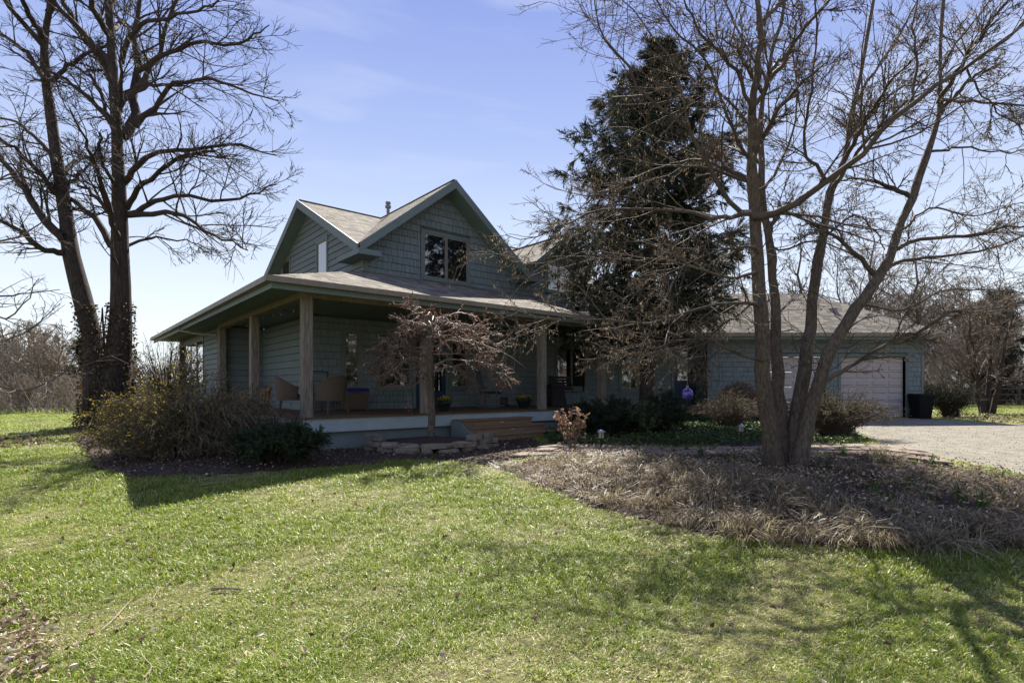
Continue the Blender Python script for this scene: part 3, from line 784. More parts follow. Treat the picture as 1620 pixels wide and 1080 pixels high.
# --- porch steps with step lights
su0, su1 = u_at(728, -.5), u_at(828, -.5)
FS = frame(*FH(su0, -.2, 0), HANG)
sw = su1 - su0 + .3
for i in range(3):
    y0, y1, zt = -.32 * (i + 1), -.32 * i, DK - .155 * (i + 1)
    ext = .14 * i
    MB().box(FS, -.02, sw + ext, y0 - .03, y1, zt - .035, zt).build('tread', m_step, house)
    ri = MB().box(FS, 0, sw + ext - .03, y0 + .01, y0 + .035, zt - .155 if i < 2 else zt - .3, zt - .036).build('riser', m_step, house)
    if i < 2:
        c = FS((sw + ext) * .55, y0 + .006, zt - .09)
        MB().box(FS, (sw + ext) * .53, (sw + ext) * .57, y0 + .002, y0 + .01, zt - .105, zt - .08).build('step_light', m_skylit_paint, ri)
MB().prism(frame(*FS(-.02, 0, 0), HANG - 90), [(0, -.1), (0, .44), (.3, .44), (.62, .28), (.94, .12), (.94, -.1)], -.03, .015).build('stringer', m_paint, house)

# ---------------------------------------------------------------- growing things: helpers
def catmull(pts, K):
    P = np.asarray(pts, float)
    P = np.concatenate([2 * P[:1] - P[1:2], P, 2 * P[-1:] - P[-2:-1]])
    n = len(P) - 3
    t = np.linspace(0, n - 1e-6, K); i = t.astype(int); f = (t - i)[:, None]
    a, b, c, d = P[i], P[i + 1], P[i + 2], P[i + 3]
    return 0.5 * (2 * b + (c - a) * f + (2 * a - 5 * b + 4 * c - d) * f ** 2 + (3 * b - a - 3 * c + d) * f ** 3)
def limb(px, Y, r0, r1, K=14, pw=1.0, jit=0.0):
    """photo pixels + distances (given at both ends or for each point) -> path and radii"""
    Ys = np.interp(np.linspace(0, 1, len(px)), np.linspace(0, 1, len(Y)), Y)
    p = catmull([pix(a, b, y) for (a, b), y in zip(px, Ys)], K)
    if jit: p[1:-1] += R.normal(size=(K - 2, 3)) * jit
    return p, r0 + (r1 - r0) * np.linspace(0, 1, K) ** pw
def norm(v): return v / (np.linalg.norm(v, axis=-1, keepdims=True) + 1e-9)
def spawn(paths, radii, n, tr, L, ang, K=5, up=0.0, wig=0.18, rr=0.5, rmin=0.004, taper=True, flat=0.0, zb=0.0, mirror=False):
    """side shoots: n per parent, at tr of its length, L long (a number, or ('f', fraction of the parent))"""
    B, k, _ = paths.shape
    idx = np.repeat(np.arange(B), n); m = len(idx)
    t = R.uniform(tr[0], tr[1], m); s = t * (k - 1); i = np.minimum(s.astype(int), k - 2); f = (s - i)[:, None]
    p0 = paths[idx, i] * (1 - f) + paths[idx, i + 1] * f
    T = norm(paths[idx, i + 1] - paths[idx, i])
    rp = radii[idx, i] * (1 - f[:, 0]) + radii[idx, i + 1] * f[:, 0]
    v = R.normal(size=(m, 3)); v[:, 2] = v[:, 2] * (1 - flat) + zb
    perp = norm(v - (v * T).sum(1, keepdims=True) * T)
    a = np.radians(R.uniform(ang[0], ang[1], m))[:, None]
    d = T * np.cos(a) + perp * np.sin(a)
    if isinstance(L, tuple):
        pl = np.linalg.norm(np.diff(paths, axis=1), axis=2).sum(1)[idx]; ln = pl * L[1]
    else: ln = np.full(m, float(L))
    ln = ln * R.uniform(.55, 1.3, m) * ((1.15 - .6 * t) if taper else 1)
    out = np.zeros((m, K, 3)); out[:, 0] = p0; pos = p0.copy()
    for j in range(1, K):
        d = norm(d + R.normal(size=(m, 3)) * wig + np.array([0, 0, up]))
        pos = pos + d * (ln / (K - 1))[:, None]; out[:, j] = pos
    r0 = np.minimum(rp * rr, rp * .9); r0 = np.maximum(r0, rmin)
    rad = r0[:, None] + (rmin * .7 - r0)[:, None] * np.linspace(0, 1, K)[None]
    return out, np.maximum(rad, rmin * .7)
def along(paths, n, tr=(0.1, 1.0)):
    B, k, _ = paths.shape
    idx = np.repeat(np.arange(B), n); t = R.uniform(tr[0], tr[1], len(idx)) * (k - 1); i = np.minimum(t.astype(int), k - 2); f = (t - i)[:, None]
    return paths[idx, i] * (1 - f) + paths[idx, i + 1] * f, norm(paths[idx, i + 1] - paths[idx, i])

def bark_bumps(mb, amp):                             # roughens the round stems already collected
    V = mb.V[-1]
    V += amp * np.stack([np.sin(V[:, 2] * 9 + V[:, 0] * 31), np.sin(V[:, 2] * 11 + V[:, 1] * 27), 0 * V[:, 2]], -1)

# ---------------------------------------------------------------- big double-trunked tree on the left
def big_left_tree():
    base = gpx(165, 676); Y = float(base[1]); bz = float(ground(*base))
    t = thing('double_trunk_tree', 'huge bare dark tree with two trunks and ivy round its base', 'tree', (*base, bz))
    tr = MB()
    L = []
    pR, rR = limb([(176, 690), (178, 640), (188, 560), (191, 500), (190, 420), (189, 340), (187, 250), (180, 130), (172, 0), (170, -120), (160, -260)], (Y,), .62, .10, 26, .6)
    rR = np.interp(np.linspace(0, 1, 26), [0, .08, .14, .22, .4, .6, .8, 1], [.66, .44, .36, .30, .235, .15, .09, .035])
    pL, rL = limb([(160, 690), (155, 640), (150, 560), (130, 470), (112, 400), (104, 340), (90, 250), (76, 150), (70, 70), (80, 0), (85, -110), (75, -220)], (Y + .1, Y + .6), .5, .08, 26, .6)
    rL = np.interp(np.linspace(0, 1, 26), [0, .1, .2, .35, .5, .7, 1], [.52, .36, .25, .21, .165, .105, .035])
    for p, r in ((pR, rR), (pL, rL)):
        tr.tubes(p[None], r[None], 14); bark_bumps(tr, .012)
    tr.build('trunk', m_bark, t, smooth=True)
    S = [([(193, 215), (211, 193), (215, 148), (218, 89), (213, 52), (222, 0), (232, -80)], .17, .05),
         ([(214, 200), (244, 170), (267, 137), (304, 128), (344, 126), (393, 144), (440, 160)], .09, .015),
         ([(195, 290), (212, 270), (237, 248), (289, 237), (355, 231), (393, 233), (437, 246)], .10, .015),
         ([(200, 330), (220, 300), (260, 265), (296, 244), (340, 240)], .09, .03),
         ([(200, 340), (237, 322), (281, 309), (355, 318), (400, 305), (437, 292)], .09, .015),
         ([(203, 340), (267, 335), (307, 352), (348, 378), (392, 396)], .09, .015),
         ([(192, 100), (215, 44), (259, 30), (307, 15), (348, -2)], .08, .02),
         ([(218, 112), (259, 87), (307, 70), (374, 68), (407, 55), (426, 40)], .08, .012),
         ([(200, 390), (240, 375), (290, 380), (330, 395)], .05, .012),
         ([(180, 130), (174, 122), (141, 67), (104, 7), (80, -60)], .15, .05),
         ([(182, 390), (170, 381), (144, 341), (115, 315), (85, 295), (40, 280), (0, 285)], .13, .02),
         ([(104, 375), (89, 370), (59, 333), (33, 289), (0, 248), (-40, 200)], .15, .05),
         ([(100, 400), (70, 396), (37, 370), (0, 348), (-40, 330)], .10, .03),
         ([(80, 130), (111, 104), (144, 81), (170, 70)], .07, .03),
         ([(74, 130), (67, 122), (37, 78), (0, 55), (-50, 20)], .10, .03),
         ([(185, 230), (165, 160), (140, 120), (95, 95)], .07, .02),
         ([(183, 180), (230, 120), (260, 60), (290, -30), (320, -90)], .09, .03),
         ([(178, 60), (150, 20), (130, -40), (120, -120)], .10, .04), ([(172, 10), (200, -40), (240, -90)], .09, .03),
         ([(92, 260), (60, 220), (20, 190), (-30, 185)], .08, .02), ([(98, 300), (130, 270), (160, 250)], .05, .02),
         ([(70, 60), (40, 10), (20, -60)], .09, .04), ([(76, 20), (110, -40), (130, -100)], .09, .04),
         ([(188, 300), (165, 265), (157, 210)], .06, .03)]
    P, Rr = [], []
    for i, (px, r0, r1) in enumerate(S):
        dy = R.uniform(-2.6, 2.6)
        p, r = limb(px, (Y + .1, Y + dy * .5, Y + dy), r0, r1, 14, .8, .03)
        P.append(p); Rr.append(r)
    # limbs towards and away from the viewer that the picture foreshortens
    for z in np.linspace(5.5, 15, 14):
        src = pR if R.random() < .6 else pL
        i = int(np.argmin(np.abs(src[:, 2] - z))); a = R.uniform(0, 6.28)
        d = np.array([math.cos(a) * .8, math.sin(a), .45]) * R.uniform(2.2, 4.2)
        Q = [src[i] + d * s + np.array([0, 0, .5 * math.sin(s * 2.4)]) for s in np.linspace(0, 1, 5)]
        P.append(catmull(Q, 14) + R.normal(size=(14, 3)) * .03); Rr.append(np.linspace(.085, .015, 14))
    P, Rr = np.array(P), np.array(Rr)
    br = MB().tubes(P, Rr, 7)
    a1, r1 = spawn(P, Rr, 12, (.15, 1), ('f', .38), (20, 58), 8, .02, .10, .45, .011, zb=.1)
    a2, r2 = spawn(a1, r1, 6, (.2, 1), ('f', .55), (20, 50), 6, .02, .11, .6, .0078)
    a3, r3 = spawn(a2, r2, 4, (.2, 1), ('f', .6), (18, 48), 5, .02, .11, .7, .006)
    b2, q2 = spawn(np.concatenate([pR[None, 8:], pL[None, 8:]]), np.concatenate([rR[None, 8:], rL[None, 8:]]), 26, (.05, 1), 1.3, (45, 85), 6, .03, .2, .1, .010)
    b3, q3 = spawn(b2, q2, 6, (.2, 1), ('f', .5), (25, 55), 4, .02, .2, .6, .0075)
    br.tubes(a1, r1, 4).tubes(a2, r2, 3).tubes(a3, r3, 3).tubes(b2, q2, 4).tubes(b3, q3, 3)
    br.build('crown', m_twig, t, smooth=True)
    # ivy round the foot, a plant of its own
    iv = thing('climbing_ivy', 'brown and green ivy climbing the foot of the huge double trunk', 'ivy', (*base, bz))
    n = 3600; z = bz + 3.6 * R.random(n) ** 1.7
    which = R.random(n) < .6
    a = R.uniform(0, 2 * np.pi, n); C = np.zeros((n, 3)); rr = np.zeros(n)
    for src, rad, k in ((pR, rR, which), (pL, rL, ~which)):
        for ax in range(3): C[k, ax] = np.interp(z[k], src[:12, 2], src[:12, ax])
        rr[k] = np.interp(z[k], src[:12, 2], rad[:12])
    o = rr + np.abs(R.normal(0, .06, n)) * np.interp(z, [bz, bz + 1, bz + 3.9], [1.3, 1.4, .5])
    P_ = C + np.stack([np.cos(a) * o, np.sin(a) * o, 0 * a], -1)
    D = np.stack([np.cos(a), np.sin(a), R.uniform(-1.2, .2, n)], -1) + R.normal(size=(n, 3)) * .5
    MB().leaves(P_, D, R.uniform(.05, .10, n), R.uniform(.04, .08, n)).build('leaves', m_ivy, iv)
    st = []
    for a in R.uniform(0, 6.28, 9):
        st.append([[pR[2, 0] + math.cos(a + s * .3) * (np.interp(bz + s, pR[:12, 2], rR[:12]) + .02), pR[2, 1] + math.sin(a + s * .3) * (np.interp(bz + s, pR[:12, 2], rR[:12]) + .02), bz + s] for s in np.linspace(0, 3.4, 8)])
    MB().tubes(np.array(st), .016, 4).build('stem', m_twig, iv)
big_left_tree()

# ---------------------------------------------------------------- multi-stemmed tree on the right
def right_tree():
    base = gpx(1243, 744); Y = float(base[1]); bz = float(ground(*base))
    t = thing('multi_stem_tree', 'tall grey brown tree with several leaning stems rising from the dry grass bed', 'tree', (*base, bz))
    tr = MB()
    stems = [([(1228, 752), (1221, 700), (1213, 640), (1207, 560), (1203, 460), (1195, 350), (1190, 270), (1189, 190), (1196, 120), (1203, 60), (1196, 0), (1185, -90), (1180, -200)], (Y, Y - .5, Y - .9), [.21, .19, .17, .155, .14, .12, .10, .085, .07, .055, .03]),
             ([(1240, 752), (1236, 690), (1230, 620), (1228, 560), (1226, 480), (1218, 400), (1206, 300), (1203, 220), (1212, 130), (1228, 60), (1238, 0), (1250, -90)], (Y + .15, Y + .3, Y + .7), [.19, .17, .145, .125, .11, .10, .09, .075, .06, .045, .025]),
             ([(1256, 752), (1258, 700), (1266, 620), (1278, 540), (1288, 450), (1300, 378), (1313, 311), (1335, 249), (1349, 169), (1367, 89), (1382, 0), (1395, -100)], (Y, Y + .5, Y + 1.2), [.19, .17, .15, .14, .12, .11, .10, .085, .07, .05, .025]),
             ([(1262, 752), (1270, 700), (1280, 670), (1296, 608), (1308, 565), (1333, 519), (1362, 475), (1398, 427), (1420, 369), (1447, 302), (1469, 240), (1489, 178), (1487, 124), (1495, 0), (1505, -110)], (Y - .1, Y - .2, Y + .2), [.18, .16, .145, .135, .125, .12, .105, .09, .075, .055, .03])]
    SP, SR = [], []
    for px, Ys, rads in stems:
        p, _ = limb(px, Ys, 1, 1, 28)
        r = np.interp(np.linspace(0, 1, 28), np.linspace(0, 1, len(rads)), rads) * np.linspace(.72, .46, 28)
        p[2:-2] += R.normal(size=(24, 3)) * .012
        tr.tubes(p[None], r[None], 12); bark_bumps(tr, .009); SP.append(p); SR.append(r)
    fl = MB()
    tr.build('trunk', m_bark2, t, smooth=True)
    yA, yD = Y - .5, Y
    S = [([(1308, 602), (1354, 574), (1422, 534), (1459, 523), (1509, 486)], (Y - .2, Y - .8), .055, .026),
         ([(1455, 524), (1500, 494), (1552, 492), (1620, 475), (1680, 440)], (Y - .7, Y - 1.2), .024, .01),
         ([(1190, 342), (1215, 340), (1247, 327), (1304, 289), (1349, 258), (1389, 213), (1424, 178), (1464, 147), (1518, 115), (1567, 80), (1620, 38), (1690, -20)], (yA, Y - 1.2, Y - 1.7), .085, .022),
         ([(1306, 285), (1292, 262), (1275, 244), (1273, 200), (1284, 155), (1289, 89), (1287, 0), (1280, -80)], (Y - .9, Y - 1.2), .04, .012),
         ([(1402, 405), (1455, 378), (1535, 373), (1580, 362), (1620, 355), (1690, 330)], (Y, Y - 1.0), .05, .012),
         ([(1400, 427), (1429, 413), (1491, 404), (1571, 393), (1620, 373), (1690, 350)], (Y, Y + .8), .05, .012),
         ([(1195, 338), (1160, 343), (1131, 344), (1069, 335), (998, 331), (944, 333), (900, 355), (847, 378), (800, 372)], (yA, Y - .9, Y - 1.0), .055, .006),
         ([(1192, 336), (1162, 329), (1131, 284), (1109, 244), (1087, 204), (1020, 155), (993, 107), (962, 71), (949, 44), (940, 0), (930, -70)], (yA, Y - .3, Y), .055, .01),
         ([(1112, 250), (1110, 200), (1130, 145), (1149, 89), (1175, 0), (1185, -60)], (Y - .5, Y - .8), .022, .008),
         ([(1188, 180), (1184, 164), (1171, 124), (1149, 93), (1113, 62), (1095, 27), (1082, 0), (1060, -70)], (yA - .3, Y - 1.4), .05, .012),
         ([(1207, 570), (1183, 564), (1147, 549), (1127, 537), (1093, 536), (1047, 539), (1010, 545), (960, 530)], (Y - .35, Y - .5, Y - .6), .038, .007),
         ([(1205, 482), (1183, 479), (1125, 483), (1058, 504), (1005, 511), (935, 504), (880, 506), (820, 492)], (Y - .4, Y - 1.0, Y - 1.2), .045, .006),
         ([(1200, 400), (1181, 391), (1129, 398), (1076, 423), (1034, 448), (985, 475)], (yA, Y - 1.4), .035, .007),
         ([(1196, 290), (1130, 270), (1060, 262), (990, 290), (930, 310), (860, 290)], (yA, Y + .4), .035, .006),
         ([(1200, 430), (1150, 440), (1090, 420), (1000, 405), (920, 400), (850, 420), (770, 395)], (yA, Y + .2), .035, .005),
         ([(1204, 470), (1150, 510), (1090, 545), (1020, 560), (950, 560)], (Y - .4, Y + .3), .03, .006),
         ([(1205, 305), (1240, 250), (1260, 180), (1255, 90), (1240, 0)], (Y + .6, Y + 1.4), .04, .012),
         ([(1348, 170), (1380, 120), (1420, 60), (1450, 0), (1470, -60)], (Y + .8, Y + .4), .04, .012),
         ([(1440, 170), (1450, 100), (1448, 40), (1455, -50)], (Y - 1, Y - 1.2), .03, .012),
         ([(1487, 160), (1540, 160), (1620, 168), (1700, 180)], (Y, Y - .4), .035, .012),
         ([(1488, 110), (1520, 60), (1560, 10), (1590, -50)], (Y, Y + .5), .035, .012),
         ([(1205, 345), (1230, 395), (1290, 380), (1340, 400), (1400, 435), (1450, 440)], (Y + .4, Y + 1.4), .03, .01),
         ([(1300, 380), (1340, 345), (1370, 350), (1400, 395)], (Y + .6, Y + .9), .03, .015),
         ([(1420, 370), (1470, 330), (1540, 340), (1620, 320)], (Y, Y + .7), .03, .01),
         ([(1360, 480), (1420, 490), (1500, 460), (1590, 460), (1660, 470)], (Y, Y + .8), .03, .008),
         ([(1213, 130), (1180, 70), (1150, 10), (1140, -60)], (Y + .4, Y + 1), .035, .012),
         ([(1190, 260), (1150, 190), (1120, 100), (1060, 40), (1020, -40)], (yA, Y - 1.6), .04, .01),
         ([(1189, 200), (1140, 150), (1080, 110), (1010, 30), (960, -30)], (yA, Y + .8), .035, .01),
         ([(1470, 240), (1520, 235), (1600, 240), (1680, 230)], (Y, Y + .4), .03, .008),
         ([(1530, 110), (1560, 160), (1610, 200), (1660, 250)], (Y - 1.4, Y - 1.6), .02, .008)]
    P, Rr = [], []
    for px, Ys, r0, r1 in S:
        p, r = limb(px, Ys, r0 * .72, r1 * .7, 16, .8, .014); P.append(p); Rr.append(r)
    for p_, r_ in zip(SP, SR):                       # limbs along the line of sight
        for _ in range(4):
            i = R.integers(13, 25); a = R.uniform(0, 6.28)
            d = np.array([math.cos(a) * .6, math.sin(a), .35]) * R.uniform(1.3, 2.4)
            P.append(catmull([p_[i] + d * s + np.array([0, 0, .3 * math.sin(s * 2.5)]) for s in np.linspace(0, 1, 5)], 16) + R.normal(size=(16, 3)) * .015)
            Rr.append(np.linspace(.04, .008, 16))
    P, Rr = np.array(P), np.array(Rr)
    br = MB().tubes(P, Rr, 6)
    lo = np.array([10, 11, 12, 13, 14, 15, 6])       # the low limbs that reach to the left carry most twigs
    a1, r1 = spawn(P, Rr, 18, (.12, 1), ('f', .36), (20, 60), 8, .01, .12, .42, .0055)
    e1, f1 = spawn(P[lo], Rr[lo], 5, (.15, 1), .85, (20, 65), 8, .0, .13, .5, .0055)
    a1, r1 = np.concatenate([a1, e1]), np.concatenate([r1, f1])
    a2, r2 = spawn(a1, r1, 6, (.15, 1), ('f', .52), (20, 55), 5, .0, .13, .6, .0038)
    a3, r3 = spawn(a2, r2, 3, (.2, 1), ('f', .55), (20, 50), 4, .0, .14, .7, .0032)
    b2, q2 = spawn(np.array(SP), np.array(SR), 26, (.22, 1), .9, (40, 85), 6, .02, .22, .1, .007)
    b3, q3 = spawn(b2, q2, 5, (.2, 1), ('f', .5), (25, 60), 4, .0, .22, .6, .0042)
    br.tubes(a1, r1, 4).tubes(a2, r2, 3).tubes(a3, r3, 3).tubes(b2, q2, 4).tubes(b3, q3, 3)
    br.build('crown', m_twig2, t, smooth=True)
    pts, dr = along(np.concatenate([a2, b3[:, :4].repeat(1, 0)[:, [0, 1, 2, 3, 3]]]), 5, (.3, 1))
    k = R.random(len(pts)) < .6; pts = pts[k]
    D = R.normal(size=(len(pts), 3)) * .35 + np.array([0, 0, -1.0])
    MB().leaves(pts, D, R.uniform(.03, .06, len(pts)), R.uniform(.010, .018, len(pts))).build('catkins', m_catkin, t)
    # purple glass ball hung from the low pale limb
    i = 10; px_i = 1092
    lp = P[i]; xs = 810 + FPX * lp[:, 0] / lp[:, 1]; j = int(np.argmin(np.abs(xs - px_i))); a = lp[j]
    zb = EYE + (HOR - 623) / FPX * a[1]
    g = thing('glass_ball', 'purple glass ball hanging on a thin string from a low limb', 'garden ornament', (a[0], a[1], zb))
    n_ = 24; rad = .082
    MB().lathe((a[0], a[1], zb), [(rad * math.sin(s), -rad * 1.08 * math.cos(s)) for s in np.linspace(0.02, 3.12, 14)], n_).build('ball', mat('purple_glass', (0.06, 0.03, 0.33), (0.03, 0.02, 0.2), 18, 0.06, 0.0, spec=.6, coat=1.0), g, smooth=True)
    MB().lathe((a[0], a[1], zb + rad * 1.05), [(0, 0), (.022, 0), (.02, .03), (.006, .035), (0, .04)], 10).build('cap', m_vent, g)
    MB().tubes([[a[0], a[1], zb + rad * 1.05 + .03], [a[0], a[1], (zb + a[2]) / 2], [a[0], a[1], a[2]]], .0025, 4).build('string', m_stick, g)
right_tree()

# ---------------------------------------------------------------- spruce by the entry
def conifer(name, label, loc, H, prof, nb, m_leaf, seed_z=1.6, sec=13, spr=8, group=None, cat='tree', lean=(0, 0), sl=.26, rt=.24, rag=(.7, 1.1)):
    t = thing(name, label, cat, loc, group)
    x, y, z = [float(c) for c in loc]
    tp = np.array([[x + lean[0] * s * s, y + lean[1] * s * s, z + H * s] for s in np.linspace(0, 1, 12)])
    MB().tubes(tp[None], np.linspace(rt, .02, 12)[None], 10).build('trunk', m_bark, t, smooth=True)
    hz = seed_z + (H * .99 - seed_z) * R.random(nb) ** 1.0
    az = R.uniform(0, 2 * np.pi, nb); ln = np.interp(hz, prof[0], prof[1]) * R.uniform(*rag, nb)
    s = np.linspace(0, 1, 8)
    c = np.stack([np.interp(hz, tp[:, 2] - z, tp[:, 0]), np.interp(hz, tp[:, 2] - z, tp[:, 1]), z + hz], -1)
    rise = np.interp(hz / H, [0, .6, 1], [-.22, -.05, .5])
    P = c[:, None] + np.stack([np.cos(az)[:, None] * ln[:, None] * s, np.sin(az)[:, None] * ln[:, None] * s,
                               ln[:, None] * (rise[:, None] * s - .10 * np.sin(s * 3.0) + .20 * s ** 3)], -1)
    P[:, 1:] += R.normal(size=(nb, 7, 3)) * .025
    rad = np.maximum(.028 * (1 - s)[None] * (ln[:, None] / 2.2), .007)
    br = MB().tubes(P, rad, 4)
    a2, r2 = spawn(P, rad, sec, (.18, 1), ('f', .27), (35, 70), 5, -.10, .12, .6, .005, flat=.5, zb=-.25)
    br.tubes(a2, r2, 3)
    crown = br.build('branches', m_twig, t)
    p1, d1 = along(a2, spr, (.15, 1)); p2, d2 = along(P, spr * 2, (.35, 1))
    p, d = np.concatenate([p1, p2]), np.concatenate([d1, d2])
    d = norm(d + R.normal(size=d.shape) * .35 + np.array([0, 0, -.25]))
    MB().sprigs(p, d, R.uniform(.7, 1.3, len(p)) * sl, 8, .013, .5).build('crown', m_leaf, t)
    return t
sx = 4.0; sy = 15.9
conifer('spruce_tree', 'tall gappy spruce with hanging branches in front of the entry', (sx, sy, float(ground(sx, sy))), 11.3,
        ([0, 2.0, 3.2, 5.1, 7.0, 8.3, 9.8, 10.7, 11.3], [1.4, 2.3, 2.6, 3.1, 3.0, 2.3, 1.35, .65, .2]), 165, m_spruce, 2.75, 17, 12, lean=(.5, .0), sl=.28, rag=(.45, 1.12))

# ---------------------------------------------------------------- shrubs
def cage(center, n, H, Rd, K=7, arch=.6, base=.15, rng=(.6, 1.1), squash=(1, 1)):
    """stems that fan out of one root and arch over"""
    a = R.uniform(0, 2 * np.pi, n); q = np.sqrt(R.random(n)); h = H * R.uniform(*rng, n)
    s = np.linspace(0, 1, K)
    rad = base * q[:, None] + (Rd * q)[:, None] * (s ** 1.15)[None] * R.uniform(.7, 1.1, n)[:, None]
    z = h[:, None] * (s * (1 + arch) - arch * s ** 2.2 * (0.4 + q[:, None]))
    P = np.stack([center[0] + np.cos(a)[:, None] * rad * squash[0], center[1] + np.sin(a)[:, None] * rad * squash[1], center[2] + z], -1)
    P[:, 1:] += R.normal(size=(n, K - 1, 3)) * .02
    return P
def shrub_pt(px, py): p = gpx(px, py); return (float(p[0]), float(p[1]), float(ground(*p)))

def forsythia():
    c = (-5.95, 9.9, float(ground(-5.95, 9.9)))
    t = thing('forsythia_bush', 'big sprawling forsythia with yellow flowers beside the side porch', 'bush', c)
    P = cage(c, 420, 1.06, .95, 8, 1.3, .8, squash=(1.15, .8), rng=(.4, 1.1))
    P = np.concatenate([P, cage(c, 200, .5, .75, 8, 1.2, 1.05, squash=(1.15, .8), rng=(.3, 1.1))])
    r = np.linspace(.007, .004, 8)[None].repeat(len(P), 0)
    a, ra = spawn(P, r, 10, (.05, 1), .34, (25, 60), 5, .03, .2, .6, .0032)
    MB().tubes(P, r, 4).tubes(a, ra, 3).build('stems', m_twig3, t)
    p, d = along(a, 5, (.1, 1)); p0, d0 = along(P, 12, (.3, 1)); p = np.concatenate([p, p0])
    keep = R.random(len(p))
    yel = keep < np.interp(p[:, 0] - .35 * (p[:, 2] - c[2]), [c[0] - 1.5, c[0] - .3, c[0] + .6], [.42, .15, .0]) * np.interp(p[:, 2] - c[2], [.1, .8], [.45, 1])
    MB().leaves(p[yel], R.normal(size=(yel.sum(), 3)) + np.array([0, 0, .2]), .045, .026).build('flowers', m_yellow, t)
    ol = (~yel)
    MB().leaves(p[ol], R.normal(size=(ol.sum(), 3)) + np.array([0, 0, .4]), R.uniform(.03, .055, ol.sum()), .018).build('leaves', m_olive, t)
forsythia()

def twig_bush(name, label, c, H, Rd, n, m_, sub=6, arch=.5, leaf=None, lk=(.04, .02), ln=4, squash=(1, 1), sl=.25, r0=.008, cat='shrub', group=None):
    t = thing(name, label, cat, c, group)
    P = cage(c, n, H, Rd, 7, arch, Rd * .2, squash=squash)
    r = np.linspace(r0, r0 * .5, 7)[None].repeat(n, 0)
    a, ra = spawn(P, r, sub, (.2, 1), sl, (25, 65), 5, .02, .25, .6, .0035)
    MB().tubes(P, r, 4).tubes(a, ra, 3).build('stems', m_, t)
    if leaf:
        p, d = along(a, ln, (.2, 1))
        MB().leaves(p, norm(d) + R.normal(size=d.shape) * .6, R.uniform(.7, 1.2, len(p)) * lk[0], lk[1]).build('leaves', leaf, t)
    return t
def evergreen(name, label, c, H, Rd, n, m_, squash=(1, 1), sl=.14, per=16, arch=.45):
    t = thing(name, label, 'shrub', c)
    P = cage(c, n, H, Rd, 6, arch, Rd * .25, squash=squash)
    r = np.linspace(.010, .004, 6)[None].repeat(n, 0)
    a, ra = spawn(P, r, 5, (.25, 1), .25, (25, 60), 4, .0, .2, .6, .004, flat=.3)
    MB().tubes(P, r, 4).tubes(a, ra, 3).build('stems', m_twig, t)
    p, d = along(a, per // 2, (.1, 1)); p2, d2 = along(P, per, (.3, 1)); p, d = np.concatenate([p, p2]), np.concatenate([d, d2])
    MB().sprigs(p, norm(d) + R.normal(size=d.shape) * .4, R.uniform(.7, 1.3, len(p)) * sl, 7, .007, .7).build('foliage', m_, t)
    return t
evergreen('yew_shrub', 'low dark yew spreading below the porch corner', shrub_pt(443, 733), .5, .58, 80, m_ever, (1.1, .7))
cj = (2.55, 13.3, float(ground(2.55, 13.3)))
evergreen('juniper_shrub', 'wide dark juniper at the foot of the spruce', cj, .75, 1.05, 120, m_ever, (1.2, .8))
cj = (3.75, 13.2, float(ground(3.75, 13.2)))
evergreen('juniper_shrub', 'upright dark juniper close beside the spruce trunk', cj, .85, .55, 70, m_ever)
cj = (3.15, 12.7, float(ground(3.15, 12.7)))
evergreen('cypress_shrub', 'small light green evergreen lit by the sun before the junipers', cj, .72, .3, 26, m_ever2, sl=.10)
# rust-leaved shrub by the path light
c = shrub_pt(906, 717)
t = thing('dry_leaf_shrub', 'small open shrub with curled rust brown leaves beside the path', 'shrub', c)
P = cage(c, 15, .80, .36, 7, .2, .05); r = np.linspace(.009, .004, 7)[None].repeat(15, 0)
a, ra = spawn(P, r, 4, (.4, 1), .16, (30, 60), 4, .05, .2, .6, .003)
MB().tubes(P, r, 5).tubes(a, ra, 3).build('stems', m_twig3, t)
p, d = along(a, 6, (.5, 1)); p2, d2 = along(P, 4, (.75, 1)); p = np.concatenate([p, p2])
MB().leaves(p, R.normal(size=(len(p), 3)) + np.array([0, 0, -.5]), R.uniform(.05, .085, len(p)), R.uniform(.025, .04, len(p)), fold=.5).build('leaves', m_rust, t)
# clipped globe and arching shrubs by the garage
c = (7.35, 17.3, float(ground(7.35, 17.3)))
t = thing('globe_shrub', 'rounded clipped brown twiggy bush against the garage wall', 'shrub', c)
n_ = 420; v = norm(R.normal(size=(n_, 3))); v[:, 2] = np.abs(v[:, 2]) * 1.5 - .35
e = np.array(c) + np.array([0, 0, .62]) + v * np.array([.68, .62, .55]) * R.uniform(.75, 1.05, n_)[:, None]
s0 = np.array(c)[None] + R.normal(size=(n_, 3)) * np.array([.1, .1, 0])
P = np.stack([s0 * (1 - f) + e * f + np.array([0, 0, .1]) * math.sin(f * 3.1) for f in np.linspace(0, 1, 6)], 1)
r = np.linspace(.008, .004, 6)[None].repeat(n_, 0)
a, ra = spawn(P, r, 8, (.55, 1), .2, (25, 70), 4, .0, .25, .6, .0045)
MB().tubes(P, r, 4).tubes(a, ra, 3).build('stems', m_twig3, t)
p, d = along(a, 3, (.3, 1)); MB().leaves(p, d + R.normal(size=d.shape) * .5, .045, .02).build('leaves', m_litter, t)
twig_bush('arching_shrub', 'low mound of arching dry stems beside the round clipped bush', (6.1, 15.0, float(ground(6.1, 15))), .85, .95, 220, m_twig3, 6, .9, m_olive, (.05, .016), 3)
twig_bush('arching_shrub', 'wide mound of tan arching stems at the edge of the gravel drive', (7.75, 12.9, float(ground(7.75, 12.9))), .95, 1.15, 330, m_twig2, 6, .9, m_olive, (.055, .018), 3, (1.15, .8))
twig_bush('hedge_shrub', 'dark leafy hedge shrub growing past the garage corner', (15.9, 19.4, float(ground(15.9, 19.4))), 1.25, .95, 200, m_twig, 7, .35, m_ever, (.05, .025), 4, (1.2, .7))
